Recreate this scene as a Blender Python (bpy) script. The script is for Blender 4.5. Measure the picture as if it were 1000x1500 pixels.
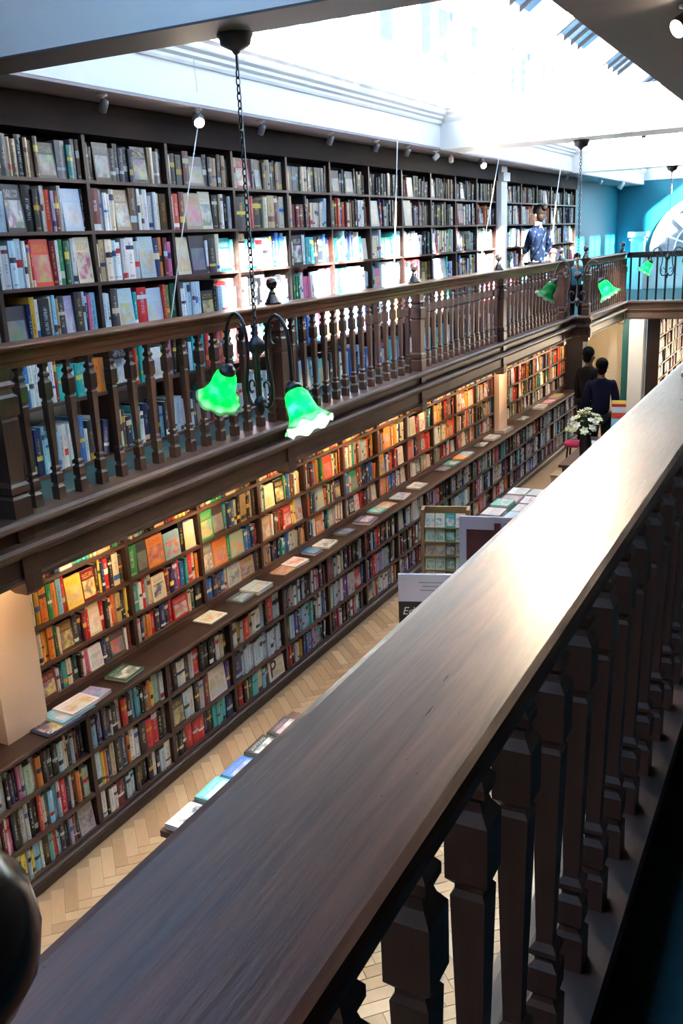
import bpy, bmesh, math, random
import numpy as np
from mathutils import Vector, Matrix

scene = bpy.context.scene
COL = scene.collection
for o in list(bpy.data.objects):
    bpy.data.objects.remove(o)

# ------------------------------------------------------------------ camera
ZC = 3.54                                  # camera height above the shop floor (m)
F_PX, YAW, PITCH, ROLL = 1352.17, -0.486308, -0.284115, -0.0467862
fwd = np.array([math.sin(YAW) * math.cos(PITCH), math.cos(YAW) * math.cos(PITCH), math.sin(PITCH)])
_r0 = np.array([math.cos(YAW), -math.sin(YAW), 0.0]); _u0 = np.cross(_r0, fwd)
rt = _r0 * math.cos(ROLL) + _u0 * math.sin(ROLL)
up = -_r0 * math.sin(ROLL) + _u0 * math.cos(ROLL)
CAMP = np.array([0.0, 0.0, ZC])
cam_d = bpy.data.cameras.new('camera')
cam_d.sensor_fit = 'VERTICAL'; cam_d.sensor_height = 36.0; cam_d.lens = F_PX / 1500.0 * 36.0
cam_d.clip_start = 0.02; cam_d.clip_end = 200
cam = bpy.data.objects.new('camera', cam_d); COL.objects.link(cam)
M4 = Matrix(((rt[0], up[0], -fwd[0], 0.0), (rt[1], up[1], -fwd[1], 0.0), (rt[2], up[2], -fwd[2], ZC), (0, 0, 0, 1)))
cam.matrix_world = M4
scene.camera = cam

def proj(P):
    P = np.asarray(P, float) - CAMP
    d = P @ fwd
    if d < 0.05: return (-9999, -9999, d)
    return (500 + F_PX * (P @ rt) / d, 750 - F_PX * (P @ up) / d, d)

# ------------------------------------------------------------------ world, sun, exposure
SKY = (0.24, 0.58, 1.0)
world = bpy.data.worlds.new('sky'); scene.world = world
world.use_nodes = True
bg = world.node_tree.nodes['Background']
bg.inputs[0].default_value = (*SKY, 1); bg.inputs[1].default_value = 1.35
sun_d = bpy.data.lights.new('sun', 'SUN'); sun_d.energy = 48.0; sun_d.angle = 0.03; sun_d.color = (1.0, 0.95, 0.87)
sun = bpy.data.objects.new('sun', sun_d); COL.objects.link(sun)
sun.rotation_euler = Vector((-1.0, 0.5, -0.74)).to_track_quat('-Z', 'Y').to_euler()
sun.location = (8, -3, 14)
vs = scene.view_settings
vs.view_transform = 'Standard'; vs.look = 'None'; vs.gamma = 1.0; vs.use_curve_mapping = False
vs.exposure = 2.2
scene.cycles.max_bounces = 8
scene.cycles.diffuse_bounces = 5
scene.cycles.transparent_max_bounces = 12
scene.cycles.caustics_reflective = False
scene.cycles.caustics_refractive = False
scene.cycles.sample_clamp_indirect = 12.0

R = random.Random(7)

# ------------------------------------------------------------------ materials
MATS = {}
class NT:
    def __init__(s, name):
        m = bpy.data.materials.new(name); m.use_nodes = True
        s.m = m; s.t = m.node_tree; s.t.nodes.clear()
        s.out = s.t.nodes.new('ShaderNodeOutputMaterial')
    def n(s, typ, ins=None, **props):
        nd = s.t.nodes.new('ShaderNode' + typ)
        for k, v in props.items(): setattr(nd, k, v)
        for k, v in (ins or {}).items():
            s.set(nd, k, v)
        return nd
    def set(s, nd, k, v):
        sock = nd.inputs[k]
        if isinstance(v, bpy.types.NodeSocket): s.t.links.new(v, sock)
        elif isinstance(v, (tuple, list)) and len(v) == 3 and sock.type == 'RGBA': sock.default_value = (*v, 1)
        else: sock.default_value = v
    def math(s, op, a, b=0.0, c=0.0):
        return s.n('Math', {0: a, 1: b, 2: c}, operation=op).outputs[0]
    def mix(s, f, a, b):
        nd = s.n('Mix', data_type='RGBA')
        s.set(nd, 0, f); s.set(nd, 6, a); s.set(nd, 7, b)
        return nd.outputs[2]
    def ramp(s, f, stops):
        nd = s.n('ValToRGB', {0: f}); cr = nd.color_ramp
        while len(cr.elements) < len(stops): cr.elements.new(0.5)
        for e, (p, c) in zip(cr.elements, stops): e.position = p; e.color = (*c, 1)
        return nd.outputs[0]
    def done(s, shader):
        s.t.links.new(shader, s.out.inputs[0]); return s.m

def plain(name, col, rough=0.6, metal=0.0, spec=0.5, noise=0.0, nscale=6.0, bump=0.0):
    if name in MATS: return MATS[name]
    t = NT(name)
    p = t.n('BsdfPrincipled', {'Roughness': rough, 'Metallic': metal, 'Specular IOR Level': spec})
    if noise or bump:
        tc = t.n('TexCoord').outputs['Object']
        nz = t.n('TexNoise', {'Vector': tc, 'Scale': nscale, 'Detail': 4.0}).outputs[0]
        k = t.math('MULTIPLY_ADD', nz, 2 * noise, 1 - noise)
        c = t.n('VectorMath', {0: tuple(col)}, operation='SCALE'); t.set(c, 3, k)
        t.set(p, 'Base Color', c.outputs[0])
        if bump:
            t.set(p, 'Normal', t.n('Bump', {'Height': nz, 'Strength': bump, 'Distance': 0.01}).outputs[0])
    else:
        t.set(p, 'Base Color', col)
    MATS[name] = t.done(p.outputs[0]); return MATS[name]

def wood(name, dark, light, rough=0.4, stretch=(14, 1.2, 14), coat=0.0, scratch=False, spec=0.5):
    t = NT(name)
    tc = t.n('TexCoord').outputs['Object']
    mp = t.n('Mapping', {'Vector': tc, 'Scale': stretch}).outputs[0]
    n1 = t.n('TexNoise', {'Vector': mp, 'Scale': 2.2, 'Detail': 7.0, 'Roughness': 0.65, 'Distortion': 0.6}).outputs[0]
    n2 = t.n('TexNoise', {'Vector': tc, 'Scale': 2.3, 'Detail': 3.0}).outputs[0]
    f = t.math('MULTIPLY_ADD', n2, 0.55, t.math('MULTIPLY', n1, 0.6))
    c = t.ramp(f, [(0.36, dark), (0.72, light)])
    p = t.n('BsdfPrincipled', {'Base Color': c, 'Specular IOR Level': spec, 'Coat Weight': coat, 'Coat Roughness': 0.25})
    rr = t.math('MULTIPLY_ADD', n1, 0.18, rough - 0.09)
    if scratch:
        mp2 = t.n('Mapping', {'Vector': tc, 'Scale': (60, 5, 60)}).outputs[0]
        n3 = t.n('TexNoise', {'Vector': mp2, 'Scale': 3.0, 'Detail': 5.0}).outputs[0]
        rr = t.math('MULTIPLY_ADD', n3, 0.15, t.math('SUBTRACT', rr, 0.06))
        v = t.n('TexVoronoi', {'Vector': tc, 'Scale': 34.0}).outputs[0]
        dots = t.math('LESS_THAN', v, 0.045)
        t.set(p, 'Base Color', t.mix(t.math('MULTIPLY', dots, 0.6), c, (0.02, 0.012, 0.01)))
        t.set(p, 'Normal', t.n('Bump', {'Height': n3, 'Strength': 0.12, 'Distance': 0.004}).outputs[0])
    t.set(p, 'Roughness', rr)
    MATS[name] = t.done(p.outputs[0]); return MATS[name]

W_RAIL = wood('rail_wood', (0.040, 0.017, 0.012), (0.215, 0.078, 0.042), 0.31, (30, 1.6, 30), 0.0, True, spec=.24)
W_BAL = wood('baluster_wood', (0.030, 0.014, 0.010), (0.115, 0.052, 0.036), 0.38, (9, 9, 1.2))
W_FASC = wood('fascia_wood', (0.040, 0.021, 0.016), (0.125, 0.064, 0.046), 0.42, (10, 1.0, 10))
W_CASE = wood('bookcase_wood', (0.016, 0.009, 0.008), (0.055, 0.026, 0.019), 0.42, (12, 1.2, 12))
W_SHELF = wood('shelf_wood', (0.028, 0.014, 0.012), (0.090, 0.044, 0.034), 0.42, (14, 1.2, 14))
W_COUNTER = wood('counter_wood', (0.012, 0.006, 0.005), (0.042, 0.019, 0.014), 0.40, (14, 1.0, 14))
W_FINIAL = wood('finial_wood', (0.008, 0.006, 0.006), (0.022, 0.014, 0.012), 0.18, (9, 9, 2), 0.5)
W_FRZ = wood('frieze_wood', (0.010, 0.006, 0.007), (0.026, 0.015, 0.015), 0.7, (12, 1.2, 12), spec=.15)
W_TABLE = wood('table_wood', (0.03, 0.012, 0.010), (0.12, 0.045, 0.03), 0.4)
WHITE = plain('white_paint', (0.80, 0.80, 0.80), 0.5, noise=0.03)
CREAM = plain('cream_paint', (0.74, 0.62, 0.46), 0.5, noise=0.04)
PINKP = plain('pier_paint', (0.74, 0.56, 0.46), 0.55, noise=0.05, nscale=3)
GREYB = plain('back_panel_paint', (0.42, 0.38, 0.42), 0.6, noise=0.05)
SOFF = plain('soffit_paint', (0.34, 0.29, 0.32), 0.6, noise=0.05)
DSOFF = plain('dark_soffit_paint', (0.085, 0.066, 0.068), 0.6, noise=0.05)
DARKW = plain('dark_panel_paint', (0.03, 0.022, 0.02), 0.7)
TEAL = plain('teal_paint', (0.004, 0.17, 0.25), 0.5, noise=0.04, nscale=2)
DTEAL = plain('dark_teal_paint', (0.01, 0.12, 0.13), 0.5)
CARPET = plain('teal_carpet', (0.018, 0.075, 0.085), 0.95, noise=0.25, nscale=60, bump=0.3)
BRONZE = plain('bronze_metal', (0.05, 0.055, 0.065), 0.38, 0.8)
BLACKM = plain('black_metal', (0.02, 0.02, 0.024), 0.4, 0.6)
WHITEM = plain('white_metal', (0.75, 0.75, 0.75), 0.35)
CORD = plain('white_cord', (0.75, 0.73, 0.70), 0.7)
PAGE = plain('page_paper', (0.72, 0.68, 0.58), 0.8)
LEAD = plain('grey_glazing_bar', (0.025, 0.03, 0.04), 0.6, spec=.2)

def glassmat():
    t = NT('window_glass')
    tr = t.n('BsdfTransparent', {'Color': (0.93, 0.97, 1.0)}).outputs[0]
    gl = t.n('BsdfGlossy', {'Color': (1, 1, 1), 'Roughness': 0.05}).outputs[0]
    fr = t.n('Fresnel', {'IOR': 1.45}).outputs[0]
    mx = t.n('MixShader', {0: t.math('MULTIPLY', fr, 0.8), 1: tr, 2: gl}).outputs[0]
    return t.done(mx)
GLASS = glassmat()
def frosted():
    t = NT('leaded_frosted_glass'); tc = t.n('TexCoord').outputs['Object']
    n = t.n('TexNoise', {'Vector': tc, 'Scale': 3.0, 'Detail': 2.0}).outputs[0]
    c = t.ramp(n, [(.35, (.16, .20, .26)), (.65, (.34, .40, .46))])
    return t.done(t.n('MixShader', {0: .8, 1: t.n('BsdfTransparent', {'Color': (.3, .34, .4)}).outputs[0], 2: t.n('BsdfPrincipled', {'Base Color': c, 'Roughness': .25}).outputs[0]}).outputs[0])
FROST = frosted()
_t = NT('tinted_wired_glass')
WIRED = _t.done(_t.n('MixShader', {0: .06, 1: _t.n('BsdfTransparent', {'Color': (.41, .39, .39)}).outputs[0], 2: _t.n('BsdfGlossy', {'Roughness': .1}).outputs[0]}).outputs[0])

def emit(name, col, strength):
    t = NT(name); return t.done(t.n('Emission', {'Color': col, 'Strength': strength}).outputs[0])
BULB = emit('warm_bulb_glow', (1.0, 0.86, 0.62), 30.0)
BULBG = emit('lamp_bulb_glow', (1.0, 0.97, 0.86), 40.0)
TUBE = emit('shelf_tube_glow', (1.0, 0.70, 0.36), 8.0)

def shademat():
    t = NT('green_shade_glass')
    tc = t.n('TexCoord').outputs['Object']
    z = t.n('SeparateXYZ', {0: tc}).outputs[2]
    f = t.n('MapRange', {0: z, 1: -0.215, 2: -0.165}).outputs[0]
    nz = t.n('TexNoise', {'Vector': tc, 'Scale': 22.0, 'Detail': 2.0}).outputs[0]
    f = t.math('ADD', f, t.math('MULTIPLY_ADD', nz, 0.5, -0.25))
    f = t.n('Clamp', {0: f}).outputs[0]
    c = t.mix(f, (0.62, 0.86, 0.70), (0.004, 0.36, 0.09))
    d = t.n('BsdfPrincipled', {'Base Color': c, 'Roughness': 0.15}).outputs[0]
    tl = t.n('BsdfTranslucent', {'Color': c}).outputs[0]
    mx = t.n('MixShader', {0: 0.6, 1: d, 2: tl}).outputs[0]
    return t.done(mx)
GREENG = shademat()

def parquet():
    t = NT('oak_block')
    oi = t.n('ObjectInfo').outputs['Random']
    ri = t.n('NewGeometry').outputs['Random Per Island']
    r = t.math('FRACT', t.math('ADD', t.math('MULTIPLY', oi, 7.13), ri))
    tc = t.n('TexCoord').outputs['Object']
    nz = t.n('TexNoise', {'Vector': t.n('Mapping', {'Vector': tc, 'Scale': (8, 50, 20)}).outputs[0], 'Scale': 1.5, 'Detail': 5.0}).outputs[0]
    f = t.math('MULTIPLY_ADD', r, 0.7, t.math('MULTIPLY', nz, 0.3))
    c = t.ramp(f, [(0.1, (0.36, 0.23, 0.125)), (0.5, (0.48, 0.32, 0.18)), (0.9, (0.58, 0.42, 0.26))])
    p = t.n('BsdfPrincipled', {'Base Color': c, 'Roughness': 0.42})
    return t.done(p.outputs[0])
OAK = parquet()
OAKBASE = plain('oak_floor_base', (0.36, 0.24, 0.14), 0.5, noise=0.2, nscale=8)

def bookmat():
    t = NT('book_jacket')
    c1 = t.n('Attribute', attribute_name='c1').outputs['Color']
    c2 = t.n('Attribute', attribute_name='c2').outputs['Color']
    prm = t.n('SeparateXYZ', {0: t.n('Attribute', attribute_name='prm').outputs['Vector']})
    r1, r2, ty = prm.outputs
    uv = t.n('UVMap', uv_map='uv').outputs[0]
    s = t.n('SeparateXYZ', {0: uv}); u, v = s.outputs[0], s.outputs[1]
    # spine lettering and bands
    cu = t.math('ABSOLUTE', t.math('SUBTRACT', u, 0.5))
    txt = t.n('TexNoise', {'Vector': t.n('CombineXYZ', {0: t.math('MULTIPLY', u, 1.6), 1: t.math('MULTIPLY', v, 44.0), 2: t.math('MULTIPLY', r1, 91.0)}).outputs[0], 'Scale': 1.0, 'Detail': 1.0}).outputs[0]
    title = t.math('MULTIPLY', t.math('LESS_THAN', cu, 0.17), t.math('GREATER_THAN', txt, 0.5))
    title = t.math('MULTIPLY', title, t.math('GREATER_THAN', v, t.math('MULTIPLY_ADD', r2, 0.3, 0.2)))
    title = t.math('MULTIPLY', title, t.math('LESS_THAN', v, t.math('MULTIPLY_ADD', r1, 0.2, 0.72)))
    bz = t.math('ABSOLUTE', t.math('SUBTRACT', v, t.math('MULTIPLY_ADD', r1, 0.8, 0.08)))
    band = t.math('MULTIPLY', t.math('LESS_THAN', bz, t.math('MULTIPLY', r2, 0.09)), t.math('GREATER_THAN', r2, 0.35))
    logo = t.math('MULTIPLY', t.math('LESS_THAN', t.math('ABSOLUTE', t.math('SUBTRACT', v, 0.08)), 0.025), t.math('LESS_THAN', cu, 0.3))
    fs = t.math('MAXIMUM', t.math('MAXIMUM', t.math('MULTIPLY', title, 0.5), band), t.math('MULTIPLY', t.math('MULTIPLY', logo, 0.45), t.math('GREATER_THAN', r1, 0.6)))
    spine = t.mix(fs, c1, c2)
    # front cover picture
    pv = t.n('CombineXYZ', {0: t.math('MULTIPLY', u, 2.2), 1: t.math('MULTIPLY', v, 2.8), 2: t.math('MULTIPLY', r1, 57.0)}).outputs[0]
    pn = t.n('TexNoise', {'Vector': pv, 'Scale': 1.4, 'Detail': 5.0, 'Roughness': 0.6}).outputs[0]
    pc = t.n('TexNoise', {'Vector': pv, 'Scale': 0.9, 'Detail': 2.0}).outputs[1]
    pic = t.mix(t.n('MapRange', {0: pn, 1: 0.42, 2: 0.58}).outputs[0], c1, c2)
    pic = t.mix(0.35, pic, pc)
    inpic = t.math('MULTIPLY', t.math('LESS_THAN', t.math('ABSOLUTE', t.math('SUBTRACT', v, 0.38)), 0.29), t.math('LESS_THAN', cu, 0.42))
    cov = t.mix(inpic, c1, pic)
    tx2 = t.n('TexNoise', {'Vector': t.n('CombineXYZ', {0: t.math('MULTIPLY', u, 26.0), 1: t.math('MULTIPLY', v, 22.0), 2: t.math('MULTIPLY', r2, 91.0)}).outputs[0], 'Scale': 1.0, 'Detail': 0.0}).outputs[0]
    ttl = t.math('MULTIPLY', t.math('GREATER_THAN', tx2, 0.5), t.math('LESS_THAN', cu, 0.38))
    ttl = t.math('MULTIPLY', ttl, t.math('LESS_THAN', t.math('ABSOLUTE', t.math('SUBTRACT', v, 0.81)), 0.085))
    cov = t.mix(t.math('MULTIPLY', ttl, 0.4), cov, c2)
    is1 = t.math('COMPARE', ty, 1.0, 0.3); is2 = t.math('COMPARE', ty, 2.0, 0.3)
    col = t.mix(is1, c1, spine); col = t.mix(is2, col, cov)
    rough = t.math('MULTIPLY_ADD', t.math('LESS_THAN', ty, 0.5), 0.35, t.math('MULTIPLY_ADD', r2, 0.25, 0.22))
    p = t.n('BsdfPrincipled', {'Base Color': col, 'Roughness': rough})
    return t.done(p.outputs[0])
BOOK = bookmat()

# ------------------------------------------------------------------ mesh helpers
class MB:
    def __init__(s): s.v = []; s.f = []
    def add(s, vs, fs):
        b = len(s.v); s.v += [tuple(map(float, q)) for q in vs]; s.f += [tuple(b + i for i in f) for f in fs]; return s
    def box(s, x0, x1, y0, y1, z0, z1, M=None):
        vs = [(x, y, z) for z in (z0, z1) for y in (y0, y1) for x in (x0, x1)]
        if M is not None: vs = [tuple(M @ Vector(q)) for q in vs]
        return s.add(vs, [(0, 2, 3, 1), (4, 5, 7, 6), (0, 1, 5, 4), (1, 3, 7, 5), (3, 2, 6, 7), (2, 0, 4, 6)])
    def loft(s, rings, closed=True, cap=True):
        n = len(rings[0]); b = len(s.v)
        for r in rings: s.v += [tuple(map(float, q)) for q in r]
        for k in range(len(rings) - 1):
            for i in range(n if closed else n - 1):
                j = (i + 1) % n
                s.f.append((b + k * n + i, b + k * n + j, b + (k + 1) * n + j, b + (k + 1) * n + i))
        if cap:
            s.f.append(tuple(b + i for i in reversed(range(n))))
            s.f.append(tuple(b + (len(rings) - 1) * n + i for i in range(n)))
        return s
    def prof_y(s, prof, y0, y1):      # profile (x,z) run along y
        return s.loft([[(x, y0, z) for x, z in prof], [(x, y1, z) for x, z in prof]])
    def prof_x(s, prof, x0, x1):      # profile (y,z) run along x
        return s.loft([[(x0, y, z) for y, z in prof], [(x1, y, z) for y, z in prof]])
    def lathe(s, prof, n=16, c=(0, 0, 0), wob=None):
        rings = []
        for k, (r, z) in enumerate(prof):
            ring = []
            for i in range(n):
                a = 2 * math.pi * i / n
                rr = r * (1 + (wob(k, a) if wob else 0))
                ring.append((c[0] + rr * math.cos(a), c[1] + rr * math.sin(a), c[2] + z))
            rings.append(ring)
        return s.loft(rings)
    def square(s, prof, c=(0, 0)):    # square turned post: (halfwidth, z)
        return s.loft([[(c[0] + sx * w, c[1] + sy * w, z) for sx, sy in ((-1, -1), (1, -1), (1, 1), (-1, 1))] for w, z in prof])
    def tube(s, pts, r, n=8, closed=False):
        pts = [Vector(p) for p in pts]; m = len(pts)
        rs = r if isinstance(r, (list, tuple)) else [r] * m
        rings = []; prev = None
        for i, p in enumerate(pts):
            if closed: t = pts[(i + 1) % m] - pts[i - 1]
            else: t = pts[min(i + 1, m - 1)] - pts[max(i - 1, 0)]
            t.normalize()
            a = prev if prev is not None else (Vector((0, 0, 1)) if abs(t.z) < 0.9 else Vector((1, 0, 0)))
            nn = (a - t * a.dot(t)).normalized(); bb = t.cross(nn); prev = nn
            rings.append([tuple(p + rs[i] * (math.cos(q) * nn + math.sin(q) * bb)) for q in (2 * math.pi * k / n for k in range(n))])
        if closed: rings.append(rings[0])
        return s.loft(rings, cap=not closed)
    def mesh(s, name, mat, smooth=False):
        me = bpy.data.meshes.new(name); me.from_pydata(s.v, [], s.f)
        if mat: me.materials.append(mat)
        if smooth: me.polygons.foreach_set('use_smooth', [True] * len(me.polygons))
        me.update(); return me
    def build(s, name, mat, parent=None, smooth=False, recalc=True):
        me = s.mesh(name, mat, smooth)
        if recalc:
            bm = bmesh.new(); bm.from_mesh(me); bmesh.ops.recalc_face_normals(bm, faces=bm.faces); bm.to_mesh(me); bm.free()
        return link(name, me, parent)

def link(name, data, parent=None, loc=None, rot=None, scale=None):
    o = bpy.data.objects.new(name, data); COL.objects.link(o)
    if parent is not None: o.parent = parent
    if loc is not None: o.location = loc
    if rot is not None: o.rotation_euler = rot
    if scale is not None: o.scale = scale
    return o
def tag(o, label=None, cat=None, group=None, kind=None):
    if label: o['label'] = label
    if cat: o['category'] = cat
    if group: o['group'] = group
    if kind: o['kind'] = kind
    return o
def thing(name, label, cat, loc=(0, 0, 0), rotz=0.0, group=None):
    o = link(name, None, None, loc, (0, 0, rotz)); o.empty_display_size = 0.1
    return tag(o, label, cat, group)
def struct(name, label, mb, mat, cat=None):
    o = mb.build(name, mat); return tag(o, label, cat, None, 'structure')
def box1(name, mat, parent, x0, x1, y0, y1, z0, z1): return MB().box(x0, x1, y0, y1, z0, z1).build(name, mat, parent)
BOXC = {}
def sbox(name, mat, parent, x0, x1, y0, y1, z0, z1):
    """box whose mesh is shared between alike pieces"""
    k = (round(x1 - x0, 4), round(y1 - y0, 4), round(z1 - z0, 4), mat.name)
    if k not in BOXC:
        BOXC[k] = MB().box(-k[0] / 2, k[0] / 2, -k[1] / 2, k[1] / 2, -k[2] / 2, k[2] / 2).mesh(name, mat)
    return link(name, BOXC[k], parent, ((x0 + x1) / 2, (y0 + y1) / 2, (z0 + z1) / 2))

# ------------------------------------------------------------------ measured planes (m)
X_BASE, X_CASE, X_GCASE = -3.75, -3.98, -4.50         # fronts: low bookcase, its upper part, gallery bookcase
Z_G = 2.12                                            # gallery floor
Z_SOF = 4.516                                         # soffit over the galleries
X_RAIL, Z_RAIL = -3.685, 3.12
X_OUR = -0.316
X_WL, X_WR, X_WC = -4.15, -1.20, -2.65                # light well: left edge, right edge, centre
Y_END = 24.0
Y_X = 18.2                                            # front of the cross gallery

# ================================================================== SETTING
# ---- floor with herringbone blocks
fl = struct('floor', 'oak herringbone parquet floor of the shop', MB().box(-5.2, 1.3, -4.2, 26, -0.12, -0.004), OAKBASE)
LB, WBk = 0.30, 0.075
bm_h = MB().loft([[(0.001, 0.001, -0.02), (LB - 0.001, 0.001, -0.02), (LB - 0.001, WBk - 0.001, -0.02), (0.001, WBk - 0.001, -0.02)],
                  [(0.001, 0.001, -0.0015), (LB - 0.001, 0.001, -0.0015), (LB - 0.001, WBk - 0.001, -0.0015), (0.001, WBk - 0.001, -0.0015)],
                  [(0.0025, 0.0025, 0), (LB - 0.0025, 0.0025, 0), (LB - 0.0025, WBk - 0.0025, 0), (0.0025, WBk - 0.0025, 0)]])
me_block = bm_h.mesh('block', OAK)
blocks = []
c45, s45 = math.cos(math.pi / 4), math.sin(math.pi / 4)
for k in range(-140, 141):
    for j in range(-30, 31):
        for kind in (0, 1):
            if kind == 0: bx, by, rz = k * WBk + j * LB, k * WBk - j * LB, 0.0
            else: bx, by, rz = k * WBk + LB + WBk + j * LB, k * WBk + WBk - LB - j * LB, math.pi / 2
            # block corner (bx,by) in the turned grid; its centre
            cxl, cyl = (bx + LB / 2, by + WBk / 2) if kind == 0 else (bx - WBk / 2, by + LB / 2)
            wx, wy = c45 * cxl - s45 * cyl - 2.6, s45 * cxl + c45 * cyl + 6.0
            if not (-3.60 < wx < -0.5 and 1.8 < wy < 10.5): continue
            ox, oy = c45 * bx - s45 * by - 2.6, s45 * bx + c45 * by + 6.0
            px, py, d = proj((wx, wy, 0))
            vis = -15 < px < 1000 and py < 1500 and py < 1445.5 - 0.9185 * px + 12
            blocks.append((0 if vis else 1, d, ox, oy, rz + math.pi / 4))
blocks.sort()
rest = MB()
for i, (nv, d, ox, oy, rz) in enumerate(blocks):
    if i < 290 and nv == 0:
        link('block', me_block, fl, (ox, oy, 0), (0, 0, rz))
    else:
        M = Matrix.Translation((ox, oy, 0)) @ Matrix.Rotation(rz, 4, 'Z')
        rest.add([tuple(M @ Vector(q)) for q in bm_h.v], bm_h.f)
ro = rest.build('block_field', OAK, fl, recalc=False); ro['kind'] = 'stuff'

# ---- walls
struct('wall_left', 'grey side wall behind the bookcases', MB().box(-5.1, -4.82, -4.2, 18.8, -0.1, 4.6), GREYB)
struct('wall_left_far', 'teal side wall past the gallery bookcases', MB().box(-5.1, -4.75, 18.8, Y_END + .2, 1.91, 4.6), TEAL)
wf = struct('wall_far', 'teal end wall above the cross gallery', MB()
            .box(-5.1, 0.9, Y_END, Y_END + 0.2, 1.91, 2.2).box(-5.1, -3.93, Y_END, Y_END + .2, 2.2, 6.4).box(-1.37, 0.9, Y_END, Y_END + .2, 2.2, 6.4), TEAL)
# wall above the arched window: polygons round the arch
arc_c, arc_r = (-2.65, 2.95), 1.28
mb = MB(); N = 24
for i in range(N):
    a0, a1 = math.pi * (1 - i / N), math.pi * (1 - (i + 1) / N)
    q = [(arc_c[0] + arc_r * math.cos(a), arc_c[1] + arc_r * math.sin(a)) for a in (a0, a1)]
    mb.loft([[(q[0][0], y, q[0][1]), (q[1][0], y, q[1][1]), (q[1][0], y, 6.4), (q[0][0], y, 6.4)] for y in (Y_END, Y_END + .2)])
mb.build('arch_surround', TEAL, wf)
# white panelled dado and pilaster on the end wall
struct('trim_1', 'white panelled dado on the end wall below the arched window', MB()
       .box(-4.45, 0.8, Y_END - 0.10, Y_END, 2.12, 2.86).box(-4.5, 0.8, Y_END - 0.15, Y_END, 2.86, 2.93).box(-4.47, 0.8, Y_END - .13, Y_END, 2.12, 2.26), WHITE)
struct('trim_2', 'white square pilaster post with moulded cap on the end wall', MB()
       .box(-4.34, -4.04, Y_END - 0.35, Y_END - 0.05, 2.12, 3.34).box(-4.40, -3.98, Y_END - 0.41, Y_END - .01, 3.34, 3.46)
       .box(-4.37, -4.01, Y_END - 0.38, Y_END - .02, 3.26, 3.30), WHITE)
w1 = tag(link('window_1', None), 'large white arched window with radiating bars on the teal end wall', None, None, 'structure')
mb = MB(); rings = []
for i in range(33):
    a = math.pi * i / 32
    ca, sa = math.cos(a), math.sin(a)
    rings.append([(arc_c[0] + r * ca, y, arc_c[1] + r * sa) for r, y in ((arc_r + .02, Y_END - .06), (arc_r + .02, Y_END + .1), (arc_r - .16, Y_END + .1), (arc_r - .16, Y_END - .02), (arc_r - .10, Y_END - .06))])
mb.loft(rings); mb.box(arc_c[0] - arc_r, arc_c[0] + arc_r, Y_END - .08, Y_END + .1, arc_c[1] - .10, arc_c[1])
mb.build('window_frame', WHITE, w1)
for i in range(1, 8):
    a = math.pi * i / 8
    p0 = Vector((arc_c[0] + .35 * math.cos(a), Y_END + .06, arc_c[1] + .35 * math.sin(a))); p1 = Vector((arc_c[0] + 1.15 * math.cos(a), Y_END + .06, arc_c[1] + 1.15 * math.sin(a)))
    MB().tube([p0, p1], 0.022, 6).build('glazing_bar', WHITE, w1)
for r in (0.35, 0.75):
    MB().tube([(arc_c[0] + r * math.cos(math.pi * i / 20), Y_END + .06, arc_c[1] + r * math.sin(math.pi * i / 20)) for i in range(21)], 0.02, 6).build('curved_bar', WHITE, w1)
mb = MB(); mb.loft([[(arc_c[0] + 1.2 * math.cos(math.pi * i / 24), y, arc_c[1] + 1.2 * math.sin(math.pi * i / 24)) for i in range(25)] for y in (Y_END + .09, Y_END + .094)])
mb.build('pane', FROST, w1)
struct('wall_right', 'plain side wall behind the camera side gallery', MB().box(0.9, 1.1, -4.2, Y_END + .2, -0.1, 4.6), DARKW)
struct('wall_back', 'plain wall closing the hall behind the viewer', MB().box(-5.1, 1.1, -4.2, -4.0, -0.1, 6.4), DARKW)

# ---- gallery slabs, cross gallery
struct('floor_gallery', 'teal carpeted floor of the far side gallery', MB().box(-4.82, -3.63, -4.0, 15.1, 1.95, Z_G).box(-4.82, -3.42, 15.1, Y_END, 1.95, Z_G), CARPET)
struct('floor_gallery_near', 'dark teal carpeted floor of the near gallery', MB().box(-0.36, 0.9, -4.0, Y_X, 1.95, Z_G), CARPET)
struct('floor_gallery_cross', 'teal floor of the cross gallery at the end', MB().box(-3.42, 0.9, Y_X, Y_END, 1.95, Z_G), CARPET)
struct('ceiling_under_gallery', 'cream soffit under the far side gallery', MB().box(-4.82, -3.70, -4.0, Y_END, 1.91, 1.949), CREAM)
struct('ceiling_under_cross', 'cream soffit under the cross gallery', MB().box(-3.70, 0.9, Y_X + .1, 26, 1.91, 1.949), CREAM)

# ---- soffits over galleries and the light well
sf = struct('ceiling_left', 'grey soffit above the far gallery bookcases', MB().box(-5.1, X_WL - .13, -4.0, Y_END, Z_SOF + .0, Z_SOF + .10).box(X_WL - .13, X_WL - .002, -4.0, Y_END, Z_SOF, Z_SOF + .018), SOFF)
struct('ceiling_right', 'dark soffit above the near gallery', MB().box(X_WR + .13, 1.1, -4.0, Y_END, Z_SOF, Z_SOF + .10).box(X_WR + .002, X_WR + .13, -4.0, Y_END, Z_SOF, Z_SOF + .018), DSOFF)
struct('trim_3', 'white side of the light well above the far gallery', MB().box(X_WL - .12, X_WL, -4.0, Y_END, Z_SOF + .02, 5.02), WHITE)
struct('trim_4', 'white side of the light well above the near gallery', MB().box(X_WR, X_WR + .12, -4.0, Y_END, Z_SOF + .02, 4.95), WHITE)
prof = [(0, 4.78), (.02, 4.78), (.03, 4.80), (.03, 4.82), (.06, 4.835), (.06, 4.86), (.09, 4.875), (.10, 4.90), (.10, 4.92), (.13, 4.94), (.13, 4.965), (0, 4.99)]
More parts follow.
